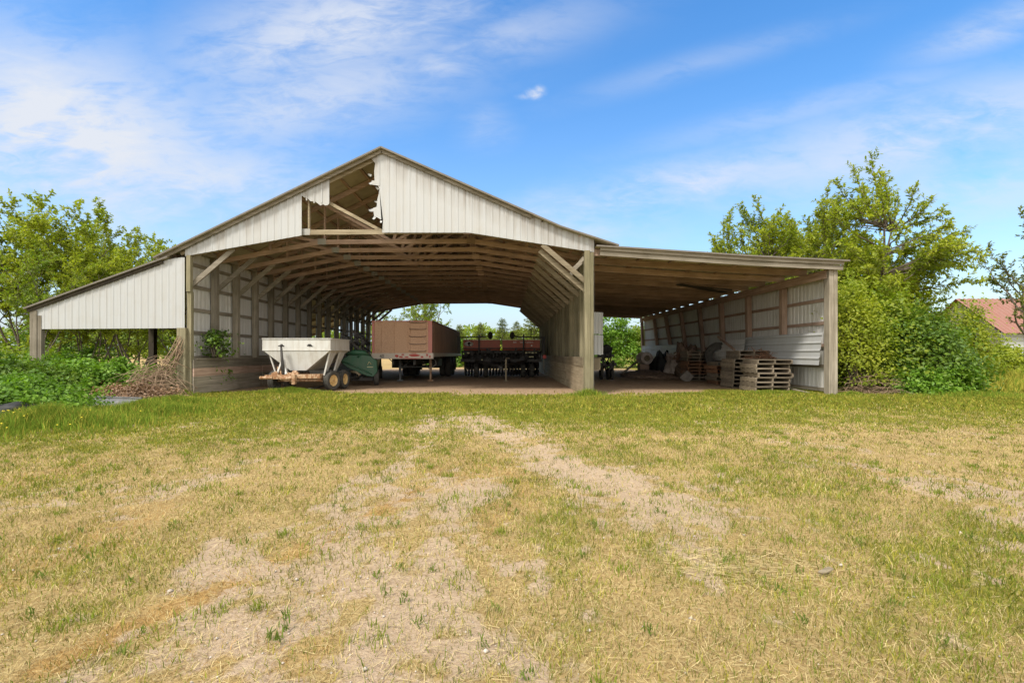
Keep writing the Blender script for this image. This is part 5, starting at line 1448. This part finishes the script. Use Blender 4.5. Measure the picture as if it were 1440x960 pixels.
# ------------------------------------------------------------------ light and sky
EL, AZ = 54, 214                       # sun behind the camera and to its left (azimuth clockwise from +Y)
sd = Vector((math.sin(R(AZ))*math.cos(R(EL)), math.cos(R(AZ))*math.cos(R(EL)), math.sin(R(EL))))
sun = bpy.data.lights.new('sun', 'SUN'); so = bpy.data.objects.new('sun', sun); col.objects.link(so)
sun.energy = 1.5; sun.angle = R(10); sun.color = (1, .95, .87)
so.rotation_euler = (-sd).to_track_quat('-Z', 'Y').to_euler(); so.location = (0, -5, 30)

w = bpy.data.worlds.new('World'); scene.world = w; w.use_nodes = True
wt = w.node_tree
class WN(NT):
    def __init__(s): s.t = wt; s.n = wt.nodes; s.l = wt.links
wn = WN()
bg = wt.nodes['Background']
sky = wn.node('ShaderNodeTexSky', sky_type='NISHITA'); sky.sun_disc = False
sky.sun_elevation = R(EL); sky.sun_rotation = R(AZ); sky.air_density = 1.2; sky.dust_density = .6; sky.ozone_density = 2.5; sky.altitude = 50
tc = wn.node('ShaderNodeTexCoord'); sx = wn.node('ShaderNodeSeparateXYZ'); wt.links.new(tc.outputs['Generated'], sx.inputs[0])
dy = wn.math('MAXIMUM', sx.outputs[1], .12)
U = wn.math('DIVIDE', sx.outputs[0], dy); V_ = wn.math('DIVIDE', sx.outputs[2], dy)
def blob(px, py, rx, ry, rot=0.0):
    u0, v0 = (px-VX)/F, (HY-py)/F; c, s = math.cos(R(rot)), math.sin(R(rot))
    a = wn.math('SUBTRACT', U, u0); b = wn.math('SUBTRACT', V_, v0)
    p = wn.math('ADD', wn.math('MULTIPLY', a, c*F/rx), wn.math('MULTIPLY', b, s*F/rx))
    q = wn.math('ADD', wn.math('MULTIPLY', a, -s*F/ry), wn.math('MULTIPLY', b, c*F/ry))
    r2 = wn.math('ADD', wn.math('MULTIPLY', p, p), wn.math('MULTIPLY', q, q))
    return wn.math('POWER', 2.718, wn.math('MULTIPLY', r2, -1.0))
cb = wn.node('ShaderNodeCombineXYZ'); wt.links.new(U, cb.inputs[0]); wt.links.new(V_, cb.inputs[1])
def wnoise(scale, sxy, rot, detail=6, rough=.55, dist=.4):
    mp = wn.node('ShaderNodeMapping'); mp.inputs['Scale'].default_value = (*sxy, 1); mp.inputs['Rotation'].default_value = (0, 0, R(rot))
    wt.links.new(cb.outputs[0], mp.inputs[0]); return wn.noise(mp.outputs[0], scale, detail, rough, dist)
nA = wnoise(2.6, (1, 2.0), -14); nB = wnoise(5.5, (1, 2.6), -18, 7, .6, .6); nC = wnoise(9, (1, 1.3), 0, 6, .6)
tot = None
for (px, py, rx, ry, rot, amt) in ((90, 190, 270, 125, -18, 1.2), (60, 140, 150, 60, -20, .7), (470, 40, 230, 75, 14, .95), (430, 140, 230, 60, 14, .75), (250, 255, 200, 60, 0, .95), (340, 272, 45, 22, -10, .6), (615, 92, 50, 24, 0, .65), (110, 300, 130, 22, 0, .35),
                                   (690, 60, 170, 40, 16, .5), (900, 275, 260, 34, 13, .95), (1300, 190, 330, 60, 14, .8), (800, 330, 150, 34, 8, .75), (1400, 40, 110, 26, 20, .6), (1100, 240, 300, 30, 12, .65), (1380, 260, 200, 60, 5, .6), (1150, 150, 260, 22, 14, .35), (980, 90, 200, 18, 16, .25), (680, 180, 40, 34, 0, .35), (380, 200, 120, 40, 0, .4)):
    bl_ = wn.math('MULTIPLY', blob(px, py, rx, ry, rot), amt)
    tot = bl_ if tot is None else wn.math('MAXIMUM', tot, bl_)
nz = wn.math('MULTIPLY_ADD', wn.math('SUBTRACT', nA, .5), 1.3, .5); nz = wn.math('MULTIPLY_ADD', wn.math('SUBTRACT', nB, .5), .7, nz)
nD = wnoise(11, (1, 3.2), -16, 8, .65, .9)
nz = wn.math('MULTIPLY_ADD', wn.math('SUBTRACT', nD, .5), .55, nz)
den = wn.math('MULTIPLY', tot, wn.ramp(nz, [(.18, .08), (.40, .48), (.56, .85), (.78, 1.05)]), clamp=True)
nP = wnoise(34, (1, 1.2), 0, 6, .65)
pb = wn.math('MAXIMUM', blob(752, 132, 11, 7), wn.math('MAXIMUM', wn.math('MULTIPLY', blob(758, 127, 7, 6), .9), wn.math('MULTIPLY', blob(744, 136, 14, 4), .5)))
puff = wn.math('MULTIPLY', pb, wn.ramp(nP, [(.30, .15), (.62, 1.0)]), clamp=True)
den = wn.math('MAXIMUM', den, puff)
hz = wn.math('POWER', 2.718, wn.math('MULTIPLY', wn.math('ABSOLUTE', V_), -5.0))
den = wn.math('MAXIMUM', den, wn.math('MULTIPLY', hz, .12))
ovh = wn.math('MULTIPLY', wn.ramp(wn.math('MULTIPLY', V_, .5), [(.40, 0.0), (.60, 1.0)]), wn.ramp(nA, [(.3, .45), (.6, .95)]))  # clouds added overhead, out of view, to whiten the ambient light
den = wn.math('MAXIMUM', den, ovh)
front = wn.math('GREATER_THAN', sx.outputs[1], .12)
gen = wn.noise(tc.outputs['Generated'], 3, 6, .6)
back = wn.ramp(gen, [(.25, .55), (.55, 1.0)])  # unseen clouds added behind the camera as fill light for the barn
den = wn.mix(front, back, den)
hs = wn.node('ShaderNodeHueSaturation'); hs.inputs['Saturation'].default_value = 1.34; hs.inputs['Value'].default_value = .56; hs.inputs['Hue'].default_value = .503
wt.links.new(sky.outputs[0], hs.inputs['Color'])
hzc = wn.mix(wn.math('MULTIPLY', wn.math('MULTIPLY', hz, .95), front), hs.outputs[0], (1.02, 1.28, 1.72))
cloud_and_fill = wn.mix(den, hzc, wn.mix(front, (4.5, 4.4, 4.15), (1.72, 1.82, 2.02)))  # added rear clouds are set far brighter than the visible ones
wt.links.new(cloud_and_fill, bg.inputs['Color']); bg.inputs['Strength'].default_value = .15

vs_ = scene.view_settings
scene.display_settings.display_device = 'sRGB'
vs_.view_transform = 'Standard'; vs_.look = 'None'; vs_.gamma = 1; vs_.use_curve_mapping = False
vs_.exposure = 1.6
scene.cycles.max_bounces = 10; scene.cycles.diffuse_bounces = 8; scene.cycles.transmission_bounces = 6; scene.cycles.transparent_max_bounces = 8
scene.cycles.use_denoising = True
